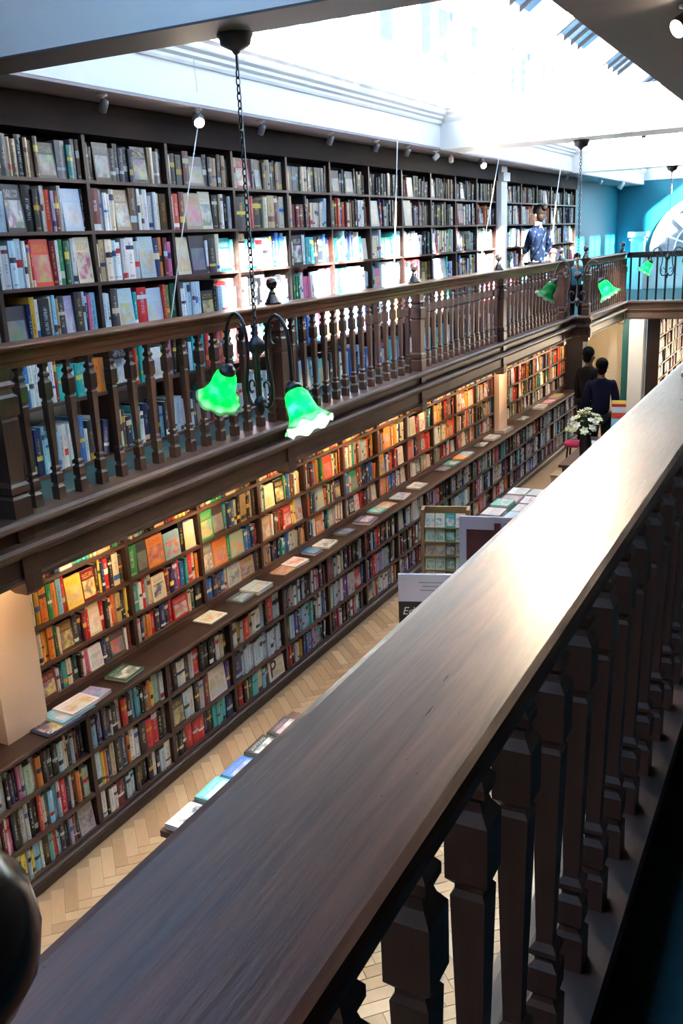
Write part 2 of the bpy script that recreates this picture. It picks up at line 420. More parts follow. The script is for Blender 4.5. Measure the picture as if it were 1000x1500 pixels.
struct('trim_5', 'white stepped cornice along the far side of the light well', MB().prof_y([(X_WL + a, b) for a, b in prof], -4, Y_END), WHITE)
struct('trim_6', 'white stepped cornice along the near side of the light well', MB().prof_y([(X_WR - a, b) for a, b in prof], -4, Y_END), WHITE)
# downstand across the gallery soffit and pilaster dividing the gallery bookcases
struct('trim_8', 'pale pilaster between the two gallery bookcases', MB().box(-4.80, -4.44, 13.92, 14.2, Z_G, Z_SOF).box(-4.82, -4.40, 13.9, 14.22, 4.30, 4.42), WHITE)

# clerestory: piers and windows both sides, wall head, then the glazed roof
def clerestory(X, sgn, label, wlab, first):
    mb = MB()
    a, b = sorted((X, X - sgn * 0.12))
    mb.box(a, b, -4.0, Y_END, 6.10, 6.24)                                # wall head
    ys = [-4.0]
    wins = [y for y in np.arange(first, 23.2, 1.6)]
    for y in wins:
        mb.box(a, b, ys[-1], y, 4.95, 6.10); ys.append(y + 1.15)
    mb.box(a, b, ys[-1], Y_END, 4.95, 6.10)
    struct('wall_clerestory', label, mb, WHITE)
    return wins
wl = clerestory(X_WL, 1, 'white clerestory wall of the light well on the far side', '', -2.6)
wr = clerestory(X_WR, -1, 'white clerestory wall of the light well on the near side', '', 4.9)
wn = 2
me_pane = MB().box(-.003, .003, 0, 1.05, 0, 1.05).mesh('pane', GLASS)
me_fr = MB().box(-.03, .03, 0, .05, 0, 1.15).box(-.03, .03, 1.10, 1.15, 0, 1.15).box(-.03, .03, .05, 1.10, 0, .05).box(-.03, .03, .05, 1.10, 1.10, 1.15).mesh('window_frame', WHITE)
me_mul = MB().box(-.025, .025, .55, .60, .05, 1.10).mesh('mullion', WHITE)
for X, wins, side in ((X_WL - .06, wl, 'far'), (X_WR + .06, wr, 'near')):
    for i, y in enumerate(wins):
        w = tag(link(f'window_{wn}', None, None, (X, y, 4.95)), f'white framed clerestory window number {i + 1} of the row on the {side} side of the light well', None, None, 'structure'); wn += 1
        link('window_frame', me_fr, w); link('mullion', me_mul, w); link('pane', me_pane, w, (0, .05, .05))

SL = 0.68
def slope_pt(t, side):      # t from 0 (eaves) to 1 (ridge)
    half = 1.475
    return (X_WL + half * t, 6.24 + SL * half * t) if side == 'far' else (X_WR - half * t, 6.24 + SL * half * t)
def roofslab(mb, side, t0, t1, y0, y1, th=.06):
    (xa, za), (xb, zb) = slope_pt(t0, side), slope_pt(t1, side)
    mb.loft([[(xa, y, za), (xb, y, zb), (xb, y, zb + th), (xa, y, za + th)] for y in (y0, y1)])
for side, t_eave in (('far', 0.12), ('near', 0.36)):
    mb = MB(); roofslab(mb, side, 0, t_eave, -4, Y_END); roofslab(mb, side, 0.97, 1.0, -4, Y_END)
    ys0 = [-0.9 + 3.2 * k for k in range(0, 8)]
    gl = [((y, y + 1.75) if y > 3 else (y - .9, y + 2.2)) if side == 'far' else (y - 1.2, y + 1.75) for y in ys0]
    if side == 'near': gl = [g for g in gl if g[0] > 4.0]
    prev = -4.0
    for g0, g1 in gl:
        if g0 > prev: roofslab(mb, side, t_eave, .97, prev, g0)
        prev = g1
    roofslab(mb, side, t_eave, .97, prev, Y_END)
    ro = struct('roof', f'white pitched roof slope with glazed lights on the {side} side', mb, WHITE)
    (xa, za), (xb, zb) = slope_pt(t_eave, side), slope_pt(.97, side)
    for g0, g1 in gl:
        nb = 4 if side == 'far' else 6
        for i in range(nb):
            y0 = g0 + (g1 - g0) * i / nb; y1 = g0 + (g1 - g0) * (i + 1) / nb
            mbp = MB(); mbp.loft([[(xa, y, za + .03), (xb, y, zb + .03), (xb, y, zb + .036), (xa, y, za + .036)] for y in (y0 + .01, y1 - .01)])
            mbp.build('pane', WIRED if side == 'far' and y0 > 4 else GLASS, ro)
            mbp = MB(); mbp.loft([[(xa, y, za - .01), (xb, y, zb - .01), (xb, y, zb + .05), (xa, y, za + .05)] for y in (y0 - .018, y0 + .018)])
            mbp.build('glazing_bar', LEAD, ro)
# gable ends
struct('wall_gable', 'white gable closing the glazed roof at the far end', MB().loft([[(X_WL, y, 6.2), (X_WR, y, 6.2), (X_WC, y, 7.3)] for y in (Y_END, Y_END + .1)]), WHITE)
struct('trim_15', 'white band across the top of the teal end wall', MB().box(X_WL, X_WR, Y_END - .03, Y_END, 4.62, 6.24), WHITE)

# cross beams
def beam(y0, y1, label):
    prof = [(y0, Z_SOF), (y1, Z_SOF), (y1, 4.98), (y0, 4.98), (y0 - .10, 4.965), (y0 - .10, 4.94), (y0 - .07, 4.92), (y0 - .07, 4.90), (y0 - .04, 4.87), (y0 - .04, 4.85), (y0 - .015, 4.82), (y0, 4.80)]
    return struct('ceiling_beam', label, MB().prof_x(prof, X_WL, X_WR), WHITE)
b1 = beam(3.80, 4.10, 'white cross beam with dark underside nearest the viewer')
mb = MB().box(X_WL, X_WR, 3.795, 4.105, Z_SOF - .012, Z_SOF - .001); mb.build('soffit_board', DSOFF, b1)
b2 = beam(10.72, 11.30, 'white cross beam with stepped cornice in mid hall')
b3 = beam(17.0, 17.45, 'white cross beam before the teal end wall')

# ================================================================== LARGE THINGS: galleries' fronts and balustrades
def fascia(name, label, axis, fixed, sgn, a, b):
    """gallery front: fixed = coordinate of the front plane, sgn = direction towards the hall"""
    root = tag(link(name, None), label, None, None, 'structure')
    P = {'bottom_rail': [(-.12, 2.20), (.05, 2.20), (.075, 2.208), (.08, 2.22), (.075, 2.236), (.055, 2.25), (-.12, 2.25)],
         'fascia_panel': [(-.03, 2.10), (0, 2.10), (0, 2.20), (-.03, 2.20)],
         'fascia_moulding': [(-.03, 2.04), (.02, 2.04), (.03, 2.055), (.06, 2.065), (.085, 2.085), (.085, 2.10), (.06, 2.115), (.02, 2.12), (-.03, 2.12)],
         'lower_frieze': [(-.06, 1.905), (.02, 1.905), (.025, 1.925), (.005, 1.935), (.005, 2.03), (.02, 2.04), (-.06, 2.04)]}
    for nm, pr in P.items():
        pts = [(fixed + sgn * u, z) for u, z in pr]
        mb = MB()
        (mb.prof_y if axis == 'y' else mb.prof_x)(pts, a, b)
        mb.build(nm, W_FASC, root)
    return root
fascia('trim_9', 'dark wooden moulded front of the far side gallery', 'y', -3.62, 1, -3.9, 15.1)
fascia('trim_10', 'dark wooden gallery front of the projecting corner section', 'y', -3.40, 1, 15.0, Y_X)
fascia('trim_11', 'dark wooden short gallery front where the gallery steps out', 'x', 15.03, -1, -3.64, -3.32)
fascia('trim_12', 'dark wooden front of the cross gallery', 'x', Y_X, -1, -3.40, 0.6)
fascia('trim_13', 'dark wooden front of the near gallery', 'y', -0.37, -1, -3.9, Y_X)

BALPROF = [(.032, 0), (.032, .075), (.024, .085), (.020, .095), (.030, .105), (.030, .155), (.018, .166), (.018, .172), (.027, .182), (.027, .192), (.017, .204),
           (.0165, .215), (.0265, .575), (.021, .583), (.021, .590), (.032, .602), (.032, .685), (.021, .70), (.017, .712), (.026, .722), (.026, .735), (.016, .748), (.016, .765), (.024, .775), (.024, .80)]
me_bal = MB().square([(w * .82, z * .942) for w, z in BALPROF]).mesh('baluster', W_BAL)
NEWPROF = [(.045, -.42), (.060, -.40), (.060, -.30), (.056, -.29), (.056, -.05), (.060, -.04), (.060, .10), (.050, .115), (.062, .13), (.062, .165), (.050, .18), (.048, .19), (.055, .50), (.050, .515), (.064, .53), (.064, .62), (.05, .635), (.046, .66), (.058, .68), (.046, .70), (.052, .76)]
me_newel = MB().square(NEWPROF).mesh('newel_post', W_BAL)
FINPROF = [(.062, 0), (.062, .012), (.052, .020), (.050, .032), (.040, .045), (.030, .065), (.024, .078), (.027, .084), (.017, .092), (.015, .104), (.020, .110), (.032, .118), (.040, .132), (.043, .150), (.040, .168), (.030, .182), (.016, .190), (.002, .192)]
me_fin = MB().lathe(FINPROF, 24).mesh('finial', W_FINIAL, True)
_h = [(.0885, -.002), (.0925, -.009), (.0925, -.017), (.086, -.025), (.062, -.032), (.062, -.048), (.050, -.056), (.050, -.082), (.042, -.092), (.042, -.120)]
RAILPROF = [(.080, 0)] + _h + [(-a, b) for a, b in reversed(_h)] + [(-.080, 0)]

def balustrade(label, axis, fixed, a, b, newels, first, spacing=.175, skip=.07, group=None, railmat=None, noff=None):
    root = thing('balustrade', label, 'balustrade')
    pr = [(fixed + u, Z_RAIL + z) for u, z in RAILPROF]
    mb = MB(); (mb.prof_y if axis == 'y' else mb.prof_x)(pr, a, b); mb.build('handrail', railmat or W_RAIL, root)
    y = first
    while y < b - .05:
        if y > a + .03 and all(abs(y - n) > skip for n in newels):
            link('baluster', me_bal, root, (fixed, y, 2.248) if axis == 'y' else (y, fixed, 2.248))
        y += spacing
    for n in newels:
        p = link('newel_post', me_newel, root, (fixed + .03, n, 2.25) if axis == 'y' and fixed < -1 else ((fixed + (noff or -.03), n, 2.25) if axis == 'y' else (n, fixed - .03, 2.25)))
        link('finial', me_fin, p, (0 if axis == 'x' else (-.03 if fixed < -1 else .03), 0, .87))
    return root
balustrade('dark turned wooden balustrade along the far side gallery', 'y', X_RAIL, -3.9, 15.1, [.58, 3.30, 6.03, 8.74, 11.45, 14.50], 0.85)
balustrade('near balustrade with wide polished handrail running up the foreground', 'y', X_OUR, -3.9, 18.1, [.198, 2.86, 5.53, 8.2, 10.87, 13.54, 16.2], 0.19, noff=-.018)
balustrade('short balustrade on the projecting corner by the cross gallery', 'y', -3.46, 15.15, 18.15, [15.15, 18.1], 15.3)
# cross gallery: slim dark bars
cg = thing('iron_railing', 'black railing of slim bars along the cross gallery', 'railing')
MB().box(-3.40, 0.6, Y_X + .02, Y_X + .10, 3.02, 3.12).build('handrail', BLACKM, cg)
x = -3.33
while x < -0.4:
    sbox('bar', BLACKM, cg, x - .016, x + .016, Y_X + .045, Y_X + .077, 2.25, 3.02); x += .157

# ------------------------------------------------------------------ bookcases
def bookcase(label, ye, xf, xb, zs, zbot, ztop, backmat, sidemat=W_CASE, shelfmat=W_SHELF, plinth=None, face=1):
    root = thing('bookcase', label, 'bookcase')
    a, b = sorted((xf, xb))
    for y in ye: sbox('upright', sidemat, root, a, b, y - .016, y + .016, zbot, ztop)
    for y0, y1 in zip(ye, ye[1:]):
        for z in zs: sbox('shelf', shelfmat, root, a + .002 * 0, b, y0 + .016, y1 - .016, z - .022, z)
    x0, x1 = (xb - .02, xb) if face > 0 else (xb, xb + .02)
    box1('back_panel', backmat, root, x0, x1, ye[0], ye[-1], zbot, ztop)
    if plinth: box1('plinth', sidemat, root, plinth[0], plinth[1], ye[0] - .016, ye[-1] + .016, plinth[2], plinth[3])
    return root
GZ = [2.145, 2.60, 2.98, 3.35, 3.69, 4.017]                    # gallery shelf tops
GE1 = [3.31, 4.20, 5.09, 5.98, 6.86, 7.75, 8.60, 9.50, 10.38, 11.28, 12.15, 13.0, 13.86]
GE2 = [14.25, 15.15, 16.05, 16.95, 17.85, 18.75]
g1 = bookcase('long dark wooden bookcase on the far gallery up to the pale pilaster', GE1, X_GCASE, -4.80, GZ, Z_G, 4.33, GREYB)
g2 = bookcase('dark wooden bookcase on the far gallery beyond the pale pilaster', GE2, X_GCASE, -4.80, GZ, Z_G, 4.33, GREYB)
box1('frieze', W_FRZ, g1, -4.80, X_GCASE + .02, 3.28, 13.88, 4.305, Z_SOF - .004)
box1('frieze', W_FRZ, g2, -4.80, X_GCASE + .02, 14.23, 18.78, 4.305, Z_SOF - .004)
BZ = [.11, .34, .615]
BE = [2.155 + .775 * k for k in range(19)]
base = bookcase('low dark bookcase along the shop floor under the counter top', BE, X_BASE - .01, -4.10, BZ, 0.0, .862, W_CASE)
box1('plinth', W_CASE, base, -3.80, -3.745, BE[0], BE[-1], 0, .085)
MB().prof_y([(-3.745, .06), (-3.735, .062), (-3.728, .075), (-3.735, .088), (-3.745, .096), (-3.80, .1), (-3.80, .06)], BE[0], BE[-1]).build('plinth_moulding', W_CASE, base)
ct = MB().prof_y([(-4.14, .862), (-3.765, .862), (-3.735, .866), (-3.728, .876), (-3.735, .888), (-3.75, .892), (-4.14, .892)], BE[0], BE[-1]).build('counter_top', W_COUNTER)
tag(ct, 'long dark polished counter top above the low bookcase', 'counter')
CZ = [.965, 1.185, 1.435, 1.70]
CE0 = [1.6, 2.4, 3.19]
CE1 = [3.56, 4.47, 5.28, 6.10, 6.87, 7.62, 8.40, 9.15, 9.93, 10.70, 11.45, 12.18]
CE2 = [12.62, 13.35, 14.10, 14.85, 15.60, 16.20]
for ce, lb in ((CE0, 'dark bookcase section left of the pink pier under the gallery'), (CE1, 'long dark bookcase under the gallery between the two piers'), (CE2, 'dark bookcase under the gallery beyond the far pier')):
    c = bookcase(lb, ce, X_CASE, -4.24, CZ, .895, 1.905, W_CASE)
    box1('plinth', W_SHELF, c, -4.24, X_CASE + .008, ce[0], ce[-1], .895, .943)
# structural piers
struct('pillar', 'pink cream square pier at the left end of the long bookcase', MB().box(-4.24, -3.90, 3.22, 3.53, .893, 1.908), PINKP)
struct('pillar', 'slim cream pier between the bookcases under the gallery', MB().box(-4.24, -3.92, 12.22, 12.58, .893, 1.908), PINKP)

# ------------------------------------------------------------------ far end of the ground floor
struct('wall_under_cross', 'cream wall with a door under the cross gallery', MB().box(-4.82, -3.96, 18.3, 18.45, -0.004, 1.91).box(-3.43, -3.02, 18.3, 18.45, -0.004, 1.91).box(-3.96, -3.43, 18.3, 18.45, 1.85, 1.91), CREAM)
d1 = tag(link('door_1', None), 'cream panelled door under the corner of the galleries', None, None, 'structure')
MB().box(-3.93, -3.46, 18.34, 18.39, 0, 1.82).build('door_leaf', CREAM, d1)
for z0, z1 in ((.15, .85), (.98, 1.70)):
    MB().box(-3.86, -3.71, 18.325, 18.34, z0, z1).build('door_panel', CREAM, d1); MB().box(-3.68, -3.53, 18.325, 18.34, z0, z1).build('door_panel', CREAM, d1)
MB().box(-3.98, -3.93, 18.28, 18.40, 0, 1.87).box(-3.46, -3.41, 18.28, 18.40, 0, 1.87).box(-3.93, -3.46, 18.28, 18.40, 1.82, 1.87).build('door_frame', CREAM, d1)
struct('trim_14', 'dark teal pilaster strip beside the cream door', MB().box(-3.40, -3.26, 18.1, 18.3, 0, 1.91), DTEAL)
struct('pillar', 'white square pillar under the cross gallery', MB().box(-3.26, -3.00, 17.98, 18.25, 0, 1.91).box(-3.29, -2.97, 17.95, 18.28, 0, .14), WHITE)
struct('pillar', 'dark navy post at the end of the ground floor bookcases', MB().box(-4.20, -3.72, 16.26, 16.62, 0, 1.91), plain('navy_paint', (.012, .014, .03), .5))
struct('wall_end_ground', 'dim wall closing the room beyond the cross gallery', MB().box(-5.1, 1.1, 26.0, 26.2, -.1, 1.95), CREAM)
FZ = [.12, .42, .72, 1.0, 1.28, 1.56]
FE = [18.5, 19.3, 20.1, 20.9, 21.7, 22.5, 23.3, 24.1, 24.9]
fb = bookcase('tall bookcase of faced-out books in the room beyond the white pillar', FE, -2.78, -3.0, FZ, 0, 1.88, W_CASE)

# ================================================================== BOOKS
PAL = {'black': (.012, .012, .016), 'charcoal': (.045, .045, .055), 'dark grey': (.10, .10, .115), 'grey': (.27, .28, .30), 'pale grey': (.50, .51, .54),
       'white': (.78, .78, .80), 'cream': (.70, .62, .46), 'tan': (.46, .32, .18), 'brown': (.15, .075, .042), 'dark brown': (.055, .030, .022),
       'maroon': (.16, .018, .03), 'red': (.56, .02, .03), 'scarlet': (.70, .07, .04), 'pink': (.68, .17, .33), 'orange': (.74, .23, .045),
       'mustard': (.62, .38, .05), 'yellow': (.78, .60, .10), 'green': (.03, .26, .10), 'dark green': (.015, .085, .05), 'olive': (.17, .17, .07),
       'teal': (.01, .34, .36), 'turquoise': (.09, .52, .55), 'pale green': (.42, .60, .47), 'sky blue': (.22, .50, .72), 'pale blue': (.47, .62, .75),
       'blue': (.03, .14, .48), 'navy': (.013, .025, .10), 'purple': (.13, .05, .26), 'lilac': (.42, .36, .60)}
def pick(w):
    ks = list(w); return R.choices(ks, [w[k] for k in ks])[0]
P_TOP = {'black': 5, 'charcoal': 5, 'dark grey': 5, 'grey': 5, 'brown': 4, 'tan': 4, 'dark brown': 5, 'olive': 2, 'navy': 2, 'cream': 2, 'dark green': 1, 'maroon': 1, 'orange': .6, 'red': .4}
P_2 = {'white': 4, 'cream': 4, 'maroon': 3, 'black': 4, 'grey': 3, 'tan': 3, 'brown': 2, 'scarlet': 1.5, 'pale blue': 2, 'navy': 2, 'pale grey': 3, 'dark grey': 2, 'orange': .7}
P_3 = {'white': 6, 'pale blue': 4, 'cream': 3, 'teal': 2, 'black': 2, 'pale grey': 4, 'navy': 2, 'red': 1, 'turquoise': 1.5, 'pale green': 1.5, 'green': .6, 'blue': 1, 'scarlet': .6, 'yellow': .5}
P_4 = {'blue': 3, 'sky blue': 3, 'black': 3, 'white': 4, 'mustard': 1.5, 'pink': 1.5, 'cream': 2, 'pale blue': 3, 'charcoal': 2, 'green': 1, 'red': 1, 'turquoise': 1.5}
P_5 = {'green': 2, 'orange': 2, 'blue': 3, 'pink': 2, 'teal': 2, 'white': 3, 'red': 2, 'navy': 2, 'pale blue': 3, 'black': 2}
P_6 = {'sky blue': 4, 'white': 3, 'blue': 3, 'navy': 3, 'pale green': 1, 'maroon': 1, 'charcoal': 2, 'turquoise': 2, 'pale blue': 3}
P_W = {'orange': 4, 'cream': 4, 'red': 3, 'scarlet': 3, 'tan': 3, 'mustard': 3, 'yellow': 2, 'teal': 2, 'green': 2, 'navy': 3, 'black': 3, 'brown': 2, 'white': 3, 'blue': 2, 'pale blue': 1, 'maroon': 2, 'charcoal': 2}
P_WC = {'cream': 3, 'white': 4, 'red': 3, 'navy': 3, 'black': 4, 'blue': 2, 'maroon': 2, 'pale grey': 3, 'dark grey': 2, 'orange': 2, 'teal': 1.5, 'lilac': 1, 'green': 1.5, 'tan': 2}
P_B = {'white': 7, 'black': 5, 'navy': 4, 'pale blue': 4, 'red': 2.2, 'sky blue': 2, 'maroon': 1.6, 'turquoise': 1.5, 'pale grey': 4, 'pale green': 1.5, 'charcoal': 2, 'mustard': 1.2, 'cream': 2, 'orange': .8, 'purple': .7, 'blue': 1.5, 'lilac': 1.2, 'pink': 1}
CONTRAST = ['white', 'cream', 'yellow', 'red', 'black', 'pale blue', 'mustard', 'navy']
BOOKS = []
def jit(c, a=.12): 
    k = 1 + R.uniform(-a, a); return tuple(min(.85, max(.004, x * k * (1 + R.uniform(-.05, .05)))) for x in c)
def mkbook(case, row, bay, y, th, h, d, x, z, mode, nm, tilt=0.0, lean=0.0, w=0.0):
    dark = sum(PAL[nm]) < 0.9
    c2 = R.choice(['white', 'cream', 'yellow', 'pale blue', 'mustard'] if dark else ['black', 'navy', 'red', 'maroon', 'blue', 'charcoal'])
    if mode == 'face': c2 = R.choice(CONTRAST)
    row_shade = {5: .5, 4: .8}.get(row, 1.0) if case.startswith('gallery') else 1.0          # soffit shade painted into the book colours of the two top rows
    BOOKS.append(dict(case=case, row=row, bay=bay, y=y, th=th, h=h, d=d, x=x, z=z, mode=mode, nm=nm, c1=tuple(q * row_shade for q in jit(PAL[nm])), c2=tuple(q * row_shade for q in jit(PAL[c2])), tilt=tilt, lean=lean, w=w, r1=R.random(), r2=R.random()))
def fill(case, row, bay, y0, y1, z, hmax, xf, depth, pal, thm=(.016, .042), pf=.04, hv=(.68, .97), gap=.06, seq=None):
    y = y0 + .018 + (R.uniform(0, .02))
    ye = y1 - .018 - (R.uniform(.0, gap) if R.random() < .6 else 0)
    if seq:
        y, ye = y0 + .020, y1 - .018
        k = (ye - y - .012) / (sum(q[1] for q in seq) + 1.2 * len(seq))
        for nm, wd, mode in seq:
            wd = wd * k; h = hmax * R.uniform(.80, .97)
            if mode == 'face': mkbook(case, row, bay, y, R.uniform(.012, .03), h, wd, xf - R.uniform(.012, .03), z, 'face', nm, tilt=R.uniform(.05, .10), w=wd)
            else: mkbook(case, row, bay, y, wd, h, min(depth, h * .72), xf - R.uniform(.012, .035), z, 'spine', nm)
            y += wd + 1.2 * k
        return
    run, nm = 0, None
    while y < ye - .012:
        mode = 'face' if R.random() < pf else 'spine'
        if run > 0: run -= 1
        else:
            nm = pick(pal); th = R.uniform(*thm); h = hmax * R.uniform(*hv)
            if R.random() < .13: run = R.randint(1, 4)
        if mode == 'face':
            w = min(h * R.uniform(.64, .78), .24)
            if y + w > ye + .01: mode = 'spine'
            else:
                mkbook(case, row, bay, y, R.uniform(.012, .03), h, w, xf - R.uniform(.012, .03), z, 'face', nm, tilt=R.uniform(.05, .10), w=w)
                y += w + R.uniform(.002, .008); run = 0; continue
        if y + th > ye + .004: break
        lean = 0.0
        mkbook(case, row, bay, y, th, h, min(depth, h * .72), xf - R.uniform(.012, .035), z, 'spine', nm, lean=lean)
        y += th + R.uniform(.0004, .002)
    # last book leans into the gap that is left
    if BOOKS and BOOKS[-1]['mode'] == 'spine' and BOOKS[-1]['bay'] == bay and BOOKS[-1]['row'] == row and BOOKS[-1]['case'] == case:
        room = (y1 - .018) - y
        if room > .03 and R.random() < .7: BOOKS[-1]['lean'] = -min(.12, room * .5 / BOOKS[-1]['h'])

SEQ = {}
# runs of books read off the photograph for the nearest bays: colour and relative thickness, f = faced out
for _k, _t in {
    ('base', 2, 1): 'pale blue 18, red 14, white 24, white 20, black 16, white 12, navy 22, navy 18, pink 16, pale grey 20, pale green 44, white 26, orange 30, black 34, black 34, black 34, pale blue 30, white 16, cream 14, charcoal 18, pale blue 20, maroon 26, black 24, navy 22',
    ('base', 1, 1): 'pale blue 26, maroon 22, white 10, pink 26, black 28, black 20, pale grey 34, pale grey 22, black 26, black 26, scarlet 26, pale grey 26, olive 14, sky blue 30, sky blue 26, pale blue 20, red 40, navy 22, pale grey 16, red 14, charcoal 16, orange 26, black 18, pale green 46',
    ('base', 0, 1): 'white 90f, cream 44, yellow 36, pale blue 24, mustard 34, sky blue 46, white 20, black 44, turquoise 34, red 34, white 10, sky blue 20, charcoal 34, charcoal 34, lilac 24, maroon 34, black 24, pale grey 130f',
    ('base', 2, 2): 'sky blue 40, navy 20, lilac 24, navy 30, charcoal 20, white 14, black 40, white 26, red 40, black 30, sky blue 30, sky blue 20, turquoise 20, black 20, brown 30, orange 24, yellow 20, pale green 50, white 30',
    ('base', 1, 2): 'pale blue 40, yellow 20, orange 20, navy 30, cream 30, black 40, navy 40, orange 20, white 40, white 30, black 50, red 44, red 44, black 40, charcoal 30',
    ('base', 0, 2): 'black 20, white 26, black 14, white 26, white 20, maroon 40, black 20, pale blue 30, pale blue 30, black 30, black 30, black 30, black 30, white 26, black 20, pale blue 34, white 40',
    ('base', 2, 3): 'maroon 30, black 30, white 60, charcoal 24, pale grey 30, scarlet 44, black 30, black 30, black 30, black 30, white 26, cream 26, black 30',
    ('base', 1, 3): 'charcoal 90f, pale blue 40, white 30, black 30, pale grey 30, maroon 40, white 130f, purple 30',
    ('base', 0, 3): 'black 30, black 30, black 30, red 44, red 44, red 44, navy 30, black 40, turquoise 26, turquoise 26, turquoise 26, turquoise 26, navy 50',
    ('base', 2, 4): 'white 40, mustard 24, pale grey 20, scarlet 40, tan 20, white 30, white 30, pale blue 30, black 20, red 44, pale blue 50',
    ('base', 1, 4): 'navy 60' + ', pale blue 24' * 13,
    ('base', 0, 4): 'black 30, red 26, black 20, white 20, olive 20, turquoise 40, cream 30, sky blue 24, navy 30, white 120f',
    ('case', 2, 0): 'teal 30, white 20, mustard 24, orange 40, green 26, orange 30, sky blue 30, red 24, yellow 100f, maroon 90f, black 30, yellow 14, navy 20, red 30, black 26, cream 40, charcoal 26',
    ('case', 1, 0): 'teal 20, cream 20, cream 30, orange 26, mustard 26, orange 40, dark green 30, cream 20, brown 110f, charcoal 40, navy 30, maroon 30, red 24, cream 110f, red 30, black 30, cream 20, red 20, orange 30, tan 40, black 30, charcoal 20, yellow 10',
    ('case', 0, 0): 'maroon 110f, pale grey 20, navy 24, teal 26, cream 30, black 24, dark green 24, black 20, white 16, pink 30, white 90f, navy 30, navy 30, dark grey 110f, white 16, maroon 30',
    ('case', 2, 1): 'green 60, charcoal 70f, orange 110f, sky blue 110f, black 40, pale grey 80f',
    ('case', 1, 1): 'teal 40, white 16, red 16, sky blue 20, cream 20, cream 80f, maroon 26, navy 24, purple 30, red 20, blue 26, teal 20, red 30, cream 20, orange 16',
    ('case', 0, 1): 'pale grey 26, navy 16, tan 20, orange 26, red 26, charcoal 24, navy 30, navy 30, red 26, red 100f, cream 20, dark green 26, black 40',
    ('case', 2, 2): 'green 110f, dark brown 100f, teal 24, navy 30, blue 30, cream 20, black 30, tan 50, black 30, cream 30, charcoal 20',
    ('case', 1, 2): 'grey 90f, orange 110f, green 30, pale green 110f, blue 30, blue 30, navy 30, maroon 20',
    ('case', 0, 2): 'blue 26, blue 26, navy 30, navy 26, blue 26, cream 16, pale grey 90f, tan 110f, charcoal 30',
    ('gallery', 5, 1): 'charcoal 40, dark grey 60, dark grey 40, tan 24, brown 30, black 40, tan 24, tan 30, brown 26, olive 110f, grey 60, teal 36, grey 24, brown 24',
    ('gallery', 4, 1): 'charcoal 40, pale blue 60, charcoal 110f, black 60, black 40, white 14, tan 20, scarlet 34, lilac 20, maroon 34, pale grey 24, pale blue 130f, charcoal 20',
    ('gallery', 3, 1): 'pale grey 40, pale grey 40, pale blue 40, pale blue 40, white 20, tan 20, red 20, scarlet 120f, maroon 40, white 20, green 30, dark green 30, pale green 20, pale grey 30, cream 110f',
    ('gallery', 2, 1): 'charcoal 150f, navy 26, mustard 34, white 30, charcoal 70, cream 20, sky blue 24, tan 20, charcoal 50, lilac 70f, charcoal 60, pale blue 24, navy 20, pink 24, sky blue 44',
    ('gallery', 5, 2): 'black 20, dark brown 30, brown 100f, charcoal 40, charcoal 30, navy 30, charcoal 26, navy 24, dark brown 110f, tan 40, grey 40, dark brown 30',
    ('gallery', 4, 2): 'maroon 44, pale grey 20, white 20, white 20, cream 24, tan 80f, brown 40, white 16, cream 20, white 26, pale grey 24, white 20, cream 20, brown 40',
    ('gallery', 3, 2): 'cream 26, tan 30, cream 40, pale blue 26, white 30, pale grey 30, white 50, pale grey 30, pale blue 100f, navy 40, orange 24, maroon 26, pink 24',
    ('gallery', 2, 2): 'pale blue 30, white 24, charcoal 40, pale blue 90f, teal 20, red 60, pale blue 110f, scarlet 16, olive 30, dark green 30',
    ('gallery', 5, 3): 'navy 30, charcoal 30, dark grey 40, maroon 40, grey 110f, charcoal 30, dark grey 26, tan 40, brown 26, tan 26, dark brown 30',
    ('gallery', 4, 3): 'white 20, scarlet 34, maroon 34, tan 110f, cream 80f, black 40, tan 16, white 26, black 26, pale grey 20',
    ('gallery', 3, 3): 'white 16, cream 100f, charcoal 110f, white 16, charcoal 50, cream 30, teal 100f, turquoise 20',
    ('gallery', 5, 4): 'tan 20, cream 20, red 150f, pale grey 16, charcoal 26, tan 70f, brown 30, tan 30, cream 20, dark grey 30, charcoal 24, tan 30, grey 60',
    ('gallery', 4, 4): 'pale blue 20, charcoal 60, cream 16, red 24, black 70, cream 30, tan 50, maroon 24, grey 24, cream 34',
    ('gallery', 3, 4): 'tan 60, teal 70f, white 50, pale grey 50, yellow 16, navy 30, blue 26, blue 26, sky blue 20, white 20',
}.items():
    SEQ[_k] = [(w.rsplit(' ', 1)[0], float(w.rsplit(' ', 1)[1].rstrip('f')), 'face' if w.endswith('f') else 'spine') for w in _t.split(', ')]
def rows(case, edges, zs, ztop, xf, depth, pals, thm, pf, hv=(.68, .97), gap=.06, bay0=0):
    tops = list(zs[1:]) + [ztop]
    for bi, (y0, y1) in enumerate(zip(edges, edges[1:])):
        for ri, (z, zt) in enumerate(zip(zs, tops)):
            fill(case, ri, bi + bay0, y0, y1, z + .001, min(zt - z - .028, .33), xf, depth, pals[ri], thm if not isinstance(thm, list) else thm[ri], pf if not isinstance(pf, list) else pf[ri], hv, gap, SEQ.get((case, ri, bi + bay0)))
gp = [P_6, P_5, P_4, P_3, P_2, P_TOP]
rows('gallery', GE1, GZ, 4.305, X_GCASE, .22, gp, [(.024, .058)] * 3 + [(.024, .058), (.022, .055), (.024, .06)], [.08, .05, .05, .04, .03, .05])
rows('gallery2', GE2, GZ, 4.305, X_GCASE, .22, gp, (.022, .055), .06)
rows('base', BE, BZ, .862, X_BASE - .01, .20, [P_B, P_B, P_B], (.017, .042), .02, (.74, .95), .04)
cp = [P_WC, P_W, P_W, P_W]
rows('case0', CE0, CZ, 1.905, X_CASE, .17, cp, (.012, .032), .05, (.72, .97))
